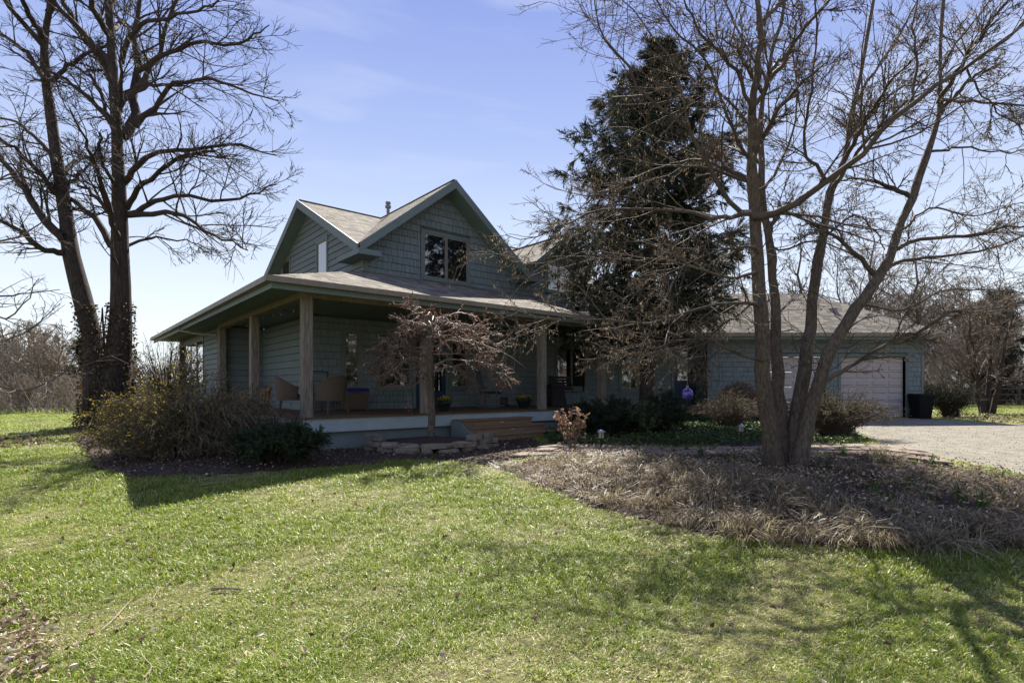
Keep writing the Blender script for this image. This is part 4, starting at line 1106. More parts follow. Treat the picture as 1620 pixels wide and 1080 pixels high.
twig_bush('bare_shrub', 'tall pale bare shrub behind the forsythia at the sunroom', (-13.2, 20.6, float(ground(-13.2, 20.6))), 2.9, 1.7, 150, m_twig3, 9, .2, m_olive, (.06, .03), 2, sl=.5, r0=.013)

# ---------------------------------------------------------------- weeping tree in the stone ring
WT = (-1.66, 10.95)
m_twigw = mat('silvery_twig', (0.25, 0.185, 0.145), (0.14, 0.10, 0.078), 5, .6, var=.3, spec=.35)
def weeping_tree():
    bz = float(ground(*WT)) + .02
    t = thing('weeping_tree', 'small weeping tree with reddish buds growing in the stone ring', 'tree', (*WT, bz))
    tp = catmull([(WT[0], WT[1], bz), (WT[0] + .02, WT[1], bz + .7), (WT[0] - .02, WT[1], bz + 1.5), (WT[0] + .02, WT[1], bz + 2.25), (WT[0] + .06, WT[1], bz + 2.62)], 14)
    MB().tubes(tp[None], np.linspace(.085, .05, 14)[None], 10).build('trunk', m_bark2, t, smooth=True)
    n = 30; a = np.arange(n) * 2.39996 + R.uniform(-.3, .3, n); zs = bz + np.array([1.55, 1.95, 2.3, 2.55])[np.arange(n) % 4] + R.uniform(-.1, .1, n)
    Lr = R.uniform(1.1, 1.85, n) * (1 + .15 * np.cos(a)); s = np.linspace(0, 1, 10)
    hgt = R.uniform(.10, .35, n); drop = R.uniform(.15, .7, n)
    P = np.stack([WT[0] + np.cos(a)[:, None] * Lr[:, None] * s, WT[1] + np.sin(a)[:, None] * Lr[:, None] * s * .8,
                  zs[:, None] + hgt[:, None] * np.sin(s * 2.2)[None] - drop[:, None] * (s ** 2.6)[None]], -1)
    P[:, 1:] += R.normal(size=(n, 9, 3)) * .03
    r = np.linspace(.015, .005, 10)[None].repeat(n, 0)
    a1, r1 = spawn(P, r, 10, (.28, 1), .5, (30, 75), 6, -.05, .2, .5, .0055, flat=.85)
    a2, r2 = spawn(a1, r1, 5, (.2, 1), .22, (25, 65), 4, -.10, .2, .6, .004)
    MB().tubes(P, r, 5).tubes(a1, r1, 4).tubes(a2, r2, 3).build('crown', m_twigw, t, smooth=True)
    p, d = along(a2, 6, (.1, 1)); p1, d1 = along(a1, 9, (.1, 1)); p, d = np.concatenate([p, p1]), np.concatenate([d, d1])
    MB().leaves(p, d + R.normal(size=d.shape) * .6 + np.array([0, 0, -.3]), R.uniform(.025, .05, len(p)), R.uniform(.014, .024, len(p))).build('buds', m_bud, t)
weeping_tree()
# stone ring
ringz = lambda x, y: float(ground(x, y))
ring = thing('stone_planter', 'low dry stone ring of flat field stones round the weeping tree', 'planter', (WT[0], WT[1], ringz(*WT)))
ringc = (WT[0] + .02, WT[1] + .05)
for row in range(3):
    ang = math.radians(172 + 4 * row); k_ = 0
    while ang < math.radians(372 - 6 * row):
        w = R.uniform(.22, .60); h = R.uniform(.075, .115); rr = 1.16 - .025 * row + R.uniform(-.03, .03)
        am = ang + w / 2 / rr
        cx, cy = ringc[0] + math.cos(am) * rr * 1.06, ringc[1] + math.sin(am) * rr * .92
        z = ringz(cx, cy) + row * .105 - .02
        if row == 2 and R.random() < .35: ang += (w + .03) / rr; continue
        Fs = frame(cx, cy, z, math.degrees(am) + 90 + R.uniform(-6, 6))
        d = R.uniform(.22, .34); j = lambda s=.022: R.uniform(-s, s)
        n8 = 7; v_ = []
        ringpts = [(math.cos(q) * w / 2 * (1 + j(.16)) * (1.12 if abs(math.cos(q)) < .8 else 1), math.sin(q) * d / 2 * (1 + j(.22))) for q in np.arange(n8) / n8 * 2 * math.pi]
        for f_, zz in ((.97, 0), (1.02, h * .3), (1.0, h * .85), (.95, h)):
            v_ += [Fs(x * f_ + j(.008), y * f_ + j(.008), zz + j(.006)) for x, y in ringpts]
        qf = [[l * n8 + i, l * n8 + (i + 1) % n8, (l + 1) * n8 + (i + 1) % n8, (l + 1) * n8 + i] for l in range(3) for i in range(n8)]
        MB().add(v_, qf, ng=[list(range(3 * n8, 4 * n8)), list(range(n8 - 1, -1, -1))]).build('stone', m_stone, ring)
        ang += (w + .02) / rr
disc = [(math.cos(q), math.sin(q)) for q in np.linspace(0, 2 * math.pi, 28)[:-1]]
MB().add([(ringc[0] + x * 1.03 * 1.06, ringc[1] + y * 1.03 * .92, ringz(*WT) + .13) for x, y in disc] + [(*ringc, ringz(*WT) + .24)],
         t=[[i, (i + 1) % 27, 27] for i in range(27)]).build('soil', m_mulch, ring)

# ---------------------------------------------------------------- trees and thickets behind
def bare_tree(name, label, loc, H, spread, n1, group, m1, m2, fork=1, cat='tree', low=.25, rmin=.012, r0=None, n2=8, n3=5):
    t = thing(name, label, cat, loc, group)
    x, y, z = [float(c) for c in loc]; P, Rr = [], []
    r0 = r0 or H * .018
    for f in range(fork):
        a = f * 6.28 / fork + R.uniform(0, 1) if fork > 1 else 0; ln = (H * .16 if fork > 1 else H * .03)
        b0 = .13 if fork > 1 else 0
        tp = np.array([[x + math.cos(a) * (b0 + ln * s ** .9), y + math.sin(a) * (b0 + ln * s ** .9), z - .1 + H * .93 * s] for s in np.linspace(0, 1, 12)])
        tp[2:] += R.normal(size=(10, 3)) * .012 * H * np.array([1, 1, .2]); P.append(tp); Rr.append(np.linspace(r0 / (1 if fork == 1 else 1.5), rmin * 1.5, 12))
    P, Rr = np.array(P), np.array(Rr)
    MB().tubes(P, Rr, 7).build('trunk', m1, t, smooth=True)
    a1, q1 = spawn(P, Rr, n1, (low, 1), spread, (30, 65), 8, .06, .14, .45, rmin * 1.6)
    a2, q2 = spawn(a1, q1, n2, (.15, 1), ('f', .45), (25, 60), 6, .05, .18, .55, rmin)
    a3, q3 = spawn(a2, q2, n3, (.2, 1), ('f', .5), (25, 55), 4, .03, .2, .7, rmin * .8)
    MB().tubes(a1, q1, 4).tubes(a2, q2, 3).tubes(a3, q3, 3).build('crown', m2, t)
    return t
gz = lambda x, y: float(ground(x, y))
G1 = 'bare trees behind the garage'
tA = bare_tree('bare_tree', 'tall bare tree rising behind the garage roof', (19.0, 36, gz(19, 36)), 13, 3.6, 22, G1, m_twig3, m_twig3, 1)
tB = bare_tree('bare_tree', 'tall bare tree rising behind the garage roof', (24.5, 38, gz(24.5, 38)), 11.5, 3.2, 22, G1, m_twig3, m_twig3, 2)
tC = bare_tree('bare_tree', 'tall bare tree rising behind the garage roof', (21.8, 33, gz(21.8, 33)), 12, 3.2, 20, G1, m_twig3, m_twig3, 1)
for i, (x, y, s_, src) in enumerate([(15.2, 38, .85, tB), (17.3, 41, 1.0, tC), (26.3, 34.5, .9, tA), (29.5, 41, 1.05, tB), (12.6, 42, .8, tA)]):
    copy_thing(src, (x, y, gz(x, y)), 1.3 * i + .7, s_)
G2 = 'brown woodland trees beyond the drive'
wA = bare_tree('woodland_tree', 'dense brown bare tree in the woodland beyond the lawn', (33, 36, gz(33, 36)), 7.0, 2.6, 26, G2, m_twig3, m_brush, 3, low=.1)
wB = bare_tree('woodland_tree', 'dense brown bare tree in the woodland beyond the lawn', (29.5, 33.5, gz(29.5, 33.5)), 6.2, 2.4, 26, G2, m_twig3, m_twig3, 4, low=.08)
for i, (x, y, s_, src) in enumerate([(26.5, 35, .9, wA), (36, 34, 1.1, wB), (40, 37, 1.2, wA), (31.5, 40, 1.2, wB), (37, 42, 1.3, wA), (23.8, 35.5, .75, wB), (28, 39, 1.1, wA), (43, 40, 1.3, wB), (34.5, 31.8, .8, wA), (24.5, 31, .6, wA), (32, 45, 1.5, wB), (39, 47, 1.5, wA)]):
    copy_thing(src, (x, y, gz(x, y)), 1.1 * i + .4, s_)
bare_tree('lawn_tree', 'small dark tree with four stems standing by the far drive edge', (19.2, 21.6, gz(19.2, 21.6)), 4.7, 1.9, 15, None, m_twig, m_twig3, 4, low=.22, rmin=.009, r0=.17, n2=9, n3=5)
GP = 'evergreens beyond the fence'
conifer('pine_tree', 'dark pine standing beyond the fence past the garage', (29.6, 32.5, gz(29.6, 32.5)), 7.0, ([0, 1.5, 4, 7], [1.2, 1.9, 1.6, .3]), 80, m_spruce, .8, 8, 6, GP, sl=.4)
G3 = 'bare thicket trees behind the left lawn'
lA = bare_tree('thicket_tree', 'small bare tree in the thicket beyond the left lawn', (-22.5, 26, gz(-22.5, 26)), 3.9, 1.7, 22, G3, m_twig3, m_brush, 3, low=.06)
lB = bare_tree('thicket_tree', 'small bare tree in the thicket beyond the left lawn', (-25.5, 29, gz(-25.5, 29)), 3.4, 1.8, 22, G3, m_twig3, m_brush, 5, low=.04)
for i, (x, y, s_, src) in enumerate([(-19.6, 25.5, .6, lB), (-27.5, 30, 1.15, lA), (-24, 33, .9, lB), (-32, 34, 1.0, lB), (-17.8, 27, .5, lA), (-35, 36, 1.3, lA), (-20.5, 22.5, .42, lB), (-18.6, 22.2, .36, lA), (-15.5, 29, .5, lB)]):
    copy_thing(src, (x, y, gz(x, y)), 1.7 * i + .2, s_)
conifer('cedar_tree', 'dark cedar seen beyond the big double trunk', (-24.2, 30.5, gz(-24.2, 30.5)), 3.9, ([0, .6, 2, 3.1, 3.9], [1.5, 1.7, 1.5, .8, .25]), 90, m_ever, .3, 8, 6, sl=.34)
conifer('cedar_tree', 'dark rounded cedar at the far end of the left thicket', (-35.2, 37, gz(-35.2, 37)), 4.6, ([0, .6, 2.3, 3.8, 4.6], [1.8, 2.2, 2.0, 1.1, .3]), 90, m_ever, .3, 8, 6, sl=.4)
# a young tree just left of the view: its boughs reach into the picture
t = thing('young_tree', 'young bare tree whose thin boughs reach over the left lawn edge', 'tree', (-14.6, 13.2, gz(-14.6, 13.2)))
tp = np.array([[-14.6 + .1 * math.sin(s * 5), 13.2, gz(-14.6, 13.2) + 6.5 * s] for s in np.linspace(0, 1, 10)])
MB().tubes(tp[None], np.linspace(.11, .02, 10)[None], 8).build('trunk', m_twig, t, smooth=True)
P, Rr = [], []
for px in ([(-125, 560), (-40, 600), (20, 616), (60, 612), (100, 590), (120, 560)], [(-125, 520), (-40, 545), (10, 536), (50, 520), (95, 480)], [(-125, 430), (-50, 470), (0, 505), (40, 480), (62, 440)],
           [(-125, 400), (-30, 390), (20, 375), (70, 350), (110, 300)], [(-125, 330), (-30, 300), (30, 270), (80, 260)], [(-125, 480), (-20, 470), (40, 465), (95, 458)], [(-125, 300), (-60, 220), (0, 200), (60, 190)]):
    p, r = limb(px, (13.2, 12.6), .035, .008, 12, 1, .02); P.append(p); Rr.append(r)
P, Rr = np.array(P), np.array(Rr)
a1, r1 = spawn(P, Rr, 9, (.2, 1), ('f', .3), (25, 65), 6, .03, .2, .6, .007)
a2, r2 = spawn(a1, r1, 5, (.2, 1), ('f', .45), (25, 60), 4, .02, .2, .6, .005)
MB().tubes(P, Rr, 5).tubes(a1, r1, 4).tubes(a2, r2, 3).build('crown', m_twig3, t)
# thicket undergrowth: one mass of stems at each side
def thicket(name, label, xs, ys, n, h):
    x = R.uniform(*xs, n); y = R.uniform(*ys, n); z = ground(x, y)
    L = h * R.uniform(.4, 1.1, n); a = R.uniform(0, 6.28, n); s = np.linspace(0, 1, 5)
    P = np.stack([x[:, None] + np.cos(a)[:, None] * L[:, None] * .35 * s ** 1.4, y[:, None] + np.sin(a)[:, None] * L[:, None] * .35 * s ** 1.4, z[:, None] - .05 + L[:, None] * s], -1)
    P[:, 1:] += R.normal(size=(n, 4, 3)) * .05
    r = np.linspace(.014, .008, 5)[None].repeat(n, 0)
    b, q = spawn(P, r, 5, (.2, 1), ('f', .4), (25, 65), 4, .02, .2, .7, .008)
    stuff(MB().tubes(P, r, 3).tubes(b, q, 3).build(name, m_brush), label, 'undergrowth')
thicket('undergrowth', 'tangled bare undergrowth along the left lawn edge', (-38, -13.6), (21, 34), 1900, 1.25)
thicket('undergrowth', 'tangled brown undergrowth below the woodland beyond the fence', (22.5, 48), (33, 48), 2600, 1.9)

# ---------------------------------------------------------------- grass, dry bed, litter
def blade_mesh(name, n, rad, h, w, lean, m, varf, arch=0.0):
    a = R.uniform(0, 6.28, n); q = np.sqrt(R.random(n)) * rad
    b = np.stack([np.cos(a) * q, np.sin(a) * q, np.full(n, -.004)], -1)
    d = R.uniform(0, 6.28, n) if not arch else a + R.normal(0, .7, n)
    L = h * R.uniform(.5, 1.25, n); ln = R.uniform(*lean, n)
    dv = np.stack([np.cos(d), np.sin(d), 0 * d], -1); sd = np.stack([-np.sin(d), np.cos(d), 0 * d], -1) * (w * R.uniform(.7, 1.3, n))[:, None] / 2
    up = np.array([0, 0, 1.0])
    pts = []
    for s in (0, .35, .7, 1.0):
        out = L * ln * s ** (1.6 if not arch else 1.3); z = L * (s * (1 - .35 * ln * s) if not arch else (s * 1.5 - s ** 2 * (1.0 + arch * ln)) * .75)
        pts.append(b + dv * out[:, None] + up * z[:, None])
    wd = (1.0, .85, .55, 0)
    V = np.stack([pts[0] - sd, pts[0] + sd, pts[1] - sd * wd[1], pts[1] + sd * wd[1], pts[2] - sd * wd[2], pts[2] + sd * wd[2], pts[3]], 1).reshape(-1, 3)
    i = np.arange(n)[:, None] * 7
    o = MB().add(V, np.concatenate([i + np.array([[0, 1, 3, 2]]), i + np.array([[2, 3, 5, 4]])]), i + np.array([[4, 5, 6]]), var=np.repeat(varf(n), 7)).build(name, m)
    COL.objects.unlink(o)
    return o
def scatter(name, pts, rot, scl, tilt, protos, m):
    """one object: geometry nodes put a tuft on each of its points"""
    me = bpy.data.meshes.new(name); me.vertices.add(len(pts)); me.vertices.foreach_set('co', np.asarray(pts, np.float32).ravel())
    for nm, tp, arr in (('rot', 'FLOAT_VECTOR', np.stack([tilt[:, 0], tilt[:, 1], rot], -1)), ('scl', 'FLOAT', scl), ('idx', 'INT', R.integers(0, len(protos), len(pts)))):
        at_ = me.attributes.new(nm, tp, 'POINT')
        at_.data.foreach_set('vector' if tp == 'FLOAT_VECTOR' else 'value', np.asarray(arr, np.int32 if tp == 'INT' else np.float32).ravel())
    me.update(); me.materials.append(m)
    o = bpy.data.objects.new(name, me); COL.objects.link(o)
    c = bpy.data.collections.new(name + '_tufts')
    for p in protos: c.objects.link(p)
    g = bpy.data.node_groups.new(name, 'GeometryNodeTree')
    g.interface.new_socket('Geometry', in_out='INPUT', socket_type='NodeSocketGeometry'); g.interface.new_socket('Geometry', in_out='OUTPUT', socket_type='NodeSocketGeometry')
    N, L = g.nodes, g.links
    gi, go = N.new('NodeGroupInput'), N.new('NodeGroupOutput')
    ci = N.new('GeometryNodeCollectionInfo'); ci.inputs['Collection'].default_value = c
    ci.inputs['Separate Children'].default_value = True; ci.inputs['Reset Children'].default_value = True
    ip = N.new('GeometryNodeInstanceOnPoints'); ip.inputs['Pick Instance'].default_value = True
    def attr(nm, tp):
        a = N.new('GeometryNodeInputNamedAttribute'); a.data_type = tp; a.inputs['Name'].default_value = nm
        return [s for s in a.outputs if s.name == 'Attribute' and s.enabled][0]
    L.new(gi.outputs[0], ip.inputs['Points']); L.new(ci.outputs[0], ip.inputs['Instance'])
    L.new(attr('idx', 'INT'), ip.inputs['Instance Index'])
    er = N.new('FunctionNodeEulerToRotation'); L.new(attr('rot', 'FLOAT_VECTOR'), er.inputs[0]); L.new(er.outputs[0], ip.inputs['Rotation'])
    L.new(attr('scl', 'FLOAT'), ip.inputs['Scale']); L.new(ip.outputs[0], go.inputs[0])
    md = o.modifiers.new('scatter', 'NODES'); md.node_group = g
    return o

m_grass = mat('grass_blade', (0.1, 0.14, 0.03), rough=0.38, spec=.5, transl=0.5, world_pos=True, scale=14,
              vcol=[(0.0, (0.12, 0.19, 0.014)), (0.5, (0.235, 0.32, 0.028)), (0.72, (0.33, 0.39, 0.05)), (0.80, (0.54, 0.48, 0.19)), (1.0, (0.72, 0.66, 0.40))], big=.28)
fg = lambda n: np.where(R.random(n) < .76, R.random(n) * .72, .78 + .22 * R.random(n))
fs = lambda n: np.where(R.random(n) < .50, R.random(n) * .72, .76 + .24 * R.random(n))
g_green = [blade_mesh('grass_tuft', 30, .07, hh_, .0048, (.5, 1.5), m_grass, fg) for hh_ in (.03, .038, .045, .06)]
g_dry = [blade_mesh('dry_grass_tuft', 26, .07, hh_, .0048, (.7, 1.7), m_grass, fs) for hh_ in (.028, .036, .045)]
HOUSE_FOOT = [hxy(-.2, -.2), hxy(9.1, -.2), hxy(9.1, 3), (7, 19.1), (14.8, 19.1), (14.8, 27), hxy(3, 14.5), hxy(-.2, 14.5)]
def lawn_points(ylo, yhi, dens):
    xm = yhi * 1.02 + .6; n = int(dens * (yhi - ylo) * 2 * xm)
    x = R.uniform(-xm, xm, n); y = R.uniform(ylo, yhi, n)
    k = (np.abs(x) < y * 1.0 + .6)
    for pl in (BED_HOUSE, BED_FRONT, BED_SPRUCE, DRIVE, PATH, HOUSE_FOOT): k &= ~in_poly(x, y, pl)
    return x[k], y[k]
xs, ys, sc = [], [], []
for ylo, yhi, de, s in ((2.2, 4.2, 620, .85), (4.2, 6.5, 450, 1.0), (6.5, 10, 270, 1.15), (10, 22, 75, 1.5), (22, 33, 22, 2.2)):
    x, y = lawn_points(ylo, yhi, de); xs.append(x); ys.append(y); sc.append(np.full(len(x), s))
x, y, s = np.concatenate(xs), np.concatenate(ys), np.concatenate(sc)
patch = np.sin(x * 1.7 + 2.1 * np.sin(y * .9)) + np.sin(y * 2.3 + 1.7 * np.sin(x * 1.3 + 1)) + .8 * np.sin(x * 4.1 - y * 3.3) + R.normal(0, .9, len(x))
dry = patch > np.interp(x / y, [-.9, -.3, .1, 1], [1.6, .9, .3, .5])
for nm, k, pr, lab in (('grass', ~dry, g_green, 'short green spring lawn grass'), ('dry_lawn_grass', dry, g_dry, 'straw coloured patches of thin lawn grass')):
    n = k.sum()
    o = scatter(nm, np.stack([x[k], y[k], ground(x[k], y[k])], -1), R.uniform(0, 6.28, n), s[k] * R.uniform(.65, 1.25, n) * np.clip(1 - .12 * patch[k], .6, 1.3), R.normal(0, .12, (n, 2)), pr, m_grass)
    stuff(o, lab, 'grass')

fstraw = lambda n: R.random(n) ** .8
p_dry = [blade_mesh('dry_blade_clump', 80, .15, .54, .0075, (.45, 1.0), m_straw, fstraw, arch=.5) for _ in range(5)]
def bed_points(poly, dens):
    P = np.array(poly); lo, hi = P.min(0), P.max(0); n = int(dens * np.prod(hi - lo))
    q = R.uniform(lo, hi, (n, 2)); return q[in_poly(q[:, 0], q[:, 1], poly)]
def px_of(q):
    return 810 + FPX * q[:, 0] / q[:, 1], HOR + FPX * (EYE - ground(q[:, 0], q[:, 1])) / q[:, 1]
q = bed_points(BED_FRONT, 27)
a, b = px_of(q)
line = np.interp(a, [780, 1000, 1180, 1300, 1450, 1620], [724, 726, 752, 782, 808, 828])
keep = R.random(len(q)) < np.where(b > line, 1.0, .12)
q, a = q[keep], a[keep]
n = len(q)
o = scatter('dry_grass', np.stack([q[:, 0], q[:, 1], ground(q[:, 0], q[:, 1])], -1), R.uniform(0, 6.28, n), R.uniform(.4, 1.15, n) * np.interp(a, [780, 900, 1150], [.42, .68, .95]), R.normal(0, .18, (n, 2)), p_dry, m_straw)
stuff(o, 'matted dry brown ornamental grass filling the front bed', 'grass')
f_gr = lambda n: R.random(n) * .6
p_spr = [blade_mesh('sprout_clump', 26, .06, .24, .014, (.25, .8), m_cover, lambda n: .5 + .5 * R.random(n)) for _ in range(2)]
q = bed_points(BED_FRONT, 3.0); a, b = px_of(q)
k = (b < np.interp(a, [780, 1000, 1180, 1300, 1450, 1620], [724, 735, 748, 780, 815, 835])) & (a > 950); q = q[k]; n = len(q)
o = scatter('green_sprouts', np.stack([q[:, 0], q[:, 1], ground(q[:, 0], q[:, 1]) + .01], -1), R.uniform(0, 6.28, n), R.uniform(.4, 1.1, n), R.normal(0, .15, (n, 2)), p_spr, m_cover)
stuff(o, 'fresh green shoots coming up behind the dry grass', 'shoots')

def litter(name, lab, q, lift, s=(.035, .075), pw=1.0):
    n = len(q); P = np.stack([q[:, 0], q[:, 1], ground(q[:, 0], q[:, 1]) + lift * R.random(n) + .012], -1)
    D = R.normal(size=(n, 3)) * np.array([1, 1, .45])
    L = R.uniform(*s, n)
    stuff(MB().leaves(P, D, L, L * R.uniform(.4, .8, n), R.random(n) ** pw, fold=.35).build(name, m_litter), lab, 'leaves')
q = bed_points(BED_FRONT, 520); a, b = px_of(q)
litter('leaf_litter', 'dead brown leaves caught in the dry front bed', q[R.random(len(q)) < np.interp(b, [720, 760, 850], [.15, .55, .8])], .24, (.025, .055), .9)
q = bed_points(BED_HOUSE, 60); litter('leaf_litter', 'dead leaves lying on the mulch before the porch', q, .02, (.03, .06))
q = bed_points([tuple(gpx(*p)) for p in [(-30, 905), (20, 935), (60, 975), (95, 1020), (80, 1060), (60, 1090), (-60, 1090)]], 800)
litter('leaf_litter', 'drift of pale dead leaves at the near edge of the lawn', q, .05, (.03, .055), .5)
q = bed_points([tuple(gpx(*p_)) for p_ in [(-40, 860), (60, 900), (150, 980), (190, 1090), (-60, 1090)]], 90)
litter('leaf_litter', 'loose pale leaves strewn round the rim of the leaf drift', q, .045, (.025, .05), .6)
x, y = lawn_points(2.3, 14, 14)
xw, yw = lawn_points(2.3, 7.5, 900)
kw = np.sin(xw * 2.9 + 1.3 * np.sin(yw * 2.1)) + np.sin(yw * 3.1 - xw) + R.normal(0, .7, len(xw)) > .5; xw, yw = xw[kw], yw[kw]; n = len(xw)
stuff(MB().leaves(np.stack([xw, yw, ground(xw, yw) + R.uniform(.004, .03, n)], -1), R.normal(size=(n, 3)) * np.array([1, 1, .4]) + np.array([0, 0, .15]), R.uniform(.012, .028, n), R.uniform(.010, .018, n)).build('lawn_weeds', m_grass),
      'small clover and weed leaves mixed into the lawn', 'weeds')
litter('leaf_litter', 'scattered dead leaves on the open lawn', np.stack([x, y], -1), .035, (.025, .06))
q = bed_points([tuple(gpx(*p)) for p in [(-20, 712), (-20, 694), (60, 686), (130, 676), (150, 690), (60, 706)]], 120)
litter('leaf_litter', 'band of dead leaves below the huge double trunk', q, .05, (.05, .1))
q = bed_points(DRIVE[2:4] + [(24, 14.4), (24, 21), (15.2, 21)], 45); litter('leaf_litter', 'pale dead leaves along the far side of the drive', q, .06, (.07, .14))
q = bed_points(BED_SPRUCE, 620)
k = R.random(len(q)) < np.clip(.75 + .5 * np.sin(q[:, 0] * 2.3 + q[:, 1]), .15, 1); q = q[k]; n = len(q)
hcv = .05 + .10 * R.random(n)
P = np.stack([q[:, 0], q[:, 1], ground(q[:, 0], q[:, 1]) + hcv], -1)
stuff(MB().leaves(P, R.normal(size=(n, 3)) * np.array([1, 1, .3]) + np.array([0, 0, .15]), R.uniform(.05, .085, n), R.uniform(.03, .055, n)).build('ground_cover', m_cover),
      'low green ground cover spreading under the spruce', 'ground cover')
# chips of mulch give the beds a broken surface
q = np.concatenate([bed_points(BED_HOUSE, 260), bed_points(BED_FRONT, 150)]); n = len(q)
P = np.stack([q[:, 0], q[:, 1], ground(q[:, 0], q[:, 1]) + .016 + .012 * R.random(n)], -1)
m_chip = mat('mulch_chip', (.1, .07, .05), rough=.95, vcol=[(0, (.025, .017, .012)), (.6, (.075, .05, .034)), (1, (.17, .12, .085))])
stuff(MB().leaves(P, R.normal(size=(n, 3)) * np.array([1, 1, .25]), R.uniform(.03, .08, n), R.uniform(.012, .025, n), fold=.1).build('mulch_chips', m_chip), 'dark wood chip mulch covering the beds', 'mulch')

# fallen twigs on the lawn
tw = [([(160, 1003), (180, 985), (200, 962), (212, 950)], 'thin pale straight twig lying near the leaf drift'),
      ([(180, 998), (215, 982), (245, 968), (247, 958), (243, 950), (254, 935)], 'long crooked twig bent near its middle on the green lawn'),
      ([(262, 932), (275, 918), (288, 908)], 'short pale twig just beyond the crooked one'),
      ([(334, 938), (355, 936), (382, 938)], 'stubby thick broken stick on the lawn'),
      ([(542, 1018), (575, 998), (590, 1004), (595, 985)], 'dark forked twig on the thin straw patch of lawn'),
      ([(628, 1028), (636, 1012), (650, 1006)], 'small curved pale twig beside the dark forked twig'),
      ([(765, 970), (785, 967), (815, 959)], 'slender pale stick on the open middle lawn'),
      ([(1138, 1008), (1142, 995), (1165, 991)], 'thin hooked twig near the tree shadows'),
      ([(228, 1080), (240, 1062), (230, 1050), (228, 1040)], 'crooked pale twig lying by the lawn leaf clumps'),
      ([(312, 772), (335, 768), (358, 766)], 'grey stick at the rim of the mulch bed')]
for px, lab in tw:
    g2 = [gpx(*p) for p in px]; P = catmull([(p[0], p[1], float(ground(*p)) + .03) for p in g2], 10)
    th = .013 if 'thick' in lab or 'grey' in lab else .0042
    o = MB().tubes(P[None], np.linspace(th, th * .5, 10)[None], 5).build('fallen_twig', m_stick, at=tuple(P[0])); tag(o, lab, 'twig')

# ---------------------------------------------------------------- porch furniture
def spot(u, v, rot=0.0): return frame(*FH(u, v, DK), HANG + rot)
def wicker_chair(F, label):
    t = thing('wicker_chair', label, 'chair', F(0, 0, 0), 'wicker armchairs on the porch')
    a = np.linspace(-2.05, 2.05, 27)                   # 0 = the back (+y)
    top = .60 + .24 * np.clip(np.cos(a * .82), 0, 1) ** 1.2
    ro, ri = .335, .295; V, q = [], []
    for k_, ang in enumerate(a):
        for r_, z_ in ((ro * .92, .30), (ro * 1.04, top[k_]), (ri * 1.04, top[k_]), (ri * .92, .30)):
            V.append(F(math.sin(ang) * r_, math.cos(ang) * r_, z_))
        if k_: q += [[4 * (k_ - 1) + i, 4 * k_ + i, 4 * k_ + (i + 1) % 4, 4 * (k_ - 1) + (i + 1) % 4] for i in range(4)]
    MB().add(V, q, ng=[[0, 1, 2, 3], [len(V) - 1, len(V) - 2, len(V) - 3, len(V) - 4]]).build('backrest', m_wicker, t, smooth=False)
    MB().tubes([F(math.sin(s) * .335, math.cos(s) * .335, z) for s, z in zip(a, top)], .021, 6).build('rim', m_wicker, t, smooth=True)
    pts = [(math.sin(s) * .30, math.cos(s) * .30) for s in np.linspace(0, 6.28, 19)[:-1]]
    MB().add([F(x, y, .30) for x, y in pts] + [F(x, y, .37) for x, y in pts], [[i, (i + 1) % 18, (i + 1) % 18 + 18, i + 18] for i in range(18)], ng=[list(range(18, 36)), list(range(17, -1, -1))]).build('seat', m_wicker, t)
    pts = [(math.sin(s) * .26, math.cos(s) * .26) for s in np.linspace(0, 6.28, 19)[:-1]]
    MB().add([F(x, y, .372) for x, y in pts] + [F(x * 1.03, y * 1.03, .41) for x, y in pts] + [F(x * .9, y * .9, .44) for x, y in pts], [[l * 18 + i, l * 18 + (i + 1) % 18, (l + 1) * 18 + (i + 1) % 18, (l + 1) * 18 + i] for l in range(2) for i in range(18)], ng=[list(range(36, 54))]).build('cushion', m_cush, t, smooth=True)
    for x, y in ((.22, .2), (-.22, .2), (.22, -.22), (-.22, -.22)):
        MB().tubes([F(x * 1.25, y * 1.25, 0), F(x, y, .32)], .018, 6).build('leg', m_wicker, t)
    MB().tubes([F(.26, -.25, .14), F(-.26, -.25, .14)], .011, 5).build('stretcher', m_wicker, t)
    MB().tubes([F(.26, .23, .14), F(-.26, .23, .14)], .011, 5).build('stretcher', m_wicker, t)
wicker_chair(spot(u_at(524, 1.2), 1.2, 195), 'wicker armchair with its rounded back turned to the lawn, beside the corner post')
wicker_chair(spot(u_at(460, 1.9), 1.9, 70), 'wicker armchair seen from its side, nearer the stacked firewood')
F = spot(u_at(559, 2.55), 2.5)
t = thing('wicker_chest', 'brown wicker storage chest with a dark blue cushion below the narrow window', 'chest', F(0, 0, 0))
MB().box(F, -.27, .27, -.26, .26, .04, .44).build('body', m_wicker, t)
for x, y in ((-.24, -.23), (.24, -.23), (-.24, .23), (.24, .23)): MB().box(F, x - .03, x + .03, y - .03, y + .03, 0, .039).build('foot', m_wicker, t)
MB().box(F, -.29, .29, -.28, .28, .445, .48).build('lid', m_wicker, t)
MB().hexa([F(-.29, -.28, .482), F(.29, -.28, .482), F(.29, .28, .482), F(-.29, .28, .482), F(-.27, -.26, .575), F(.27, -.26, .575), F(.27, .26, .575), F(-.27, .26, .575)]).build('cushion', m_cush, t)
F = spot(u_at(513, 2.5), 2.45, 8)
t = thing('metal_chair', 'black metal chair with a plain bent tube back against the porch wall', 'chair', F(0, 0, 0))
MB().tubes(catmull([F(-.2, .2, 0), F(-.2, .2, .5), F(-.2, .23, .93), F(-.15, .235, .985), F(.15, .235, .985), F(.2, .23, .93), F(.2, .2, .5), F(.2, .2, 0)], 40)[None], .014, 6).build('back_frame', m_black, t, smooth=True)
MB().box(F, -.2, .2, -.2, .2, .42, .45).build('seat', m_black, t)
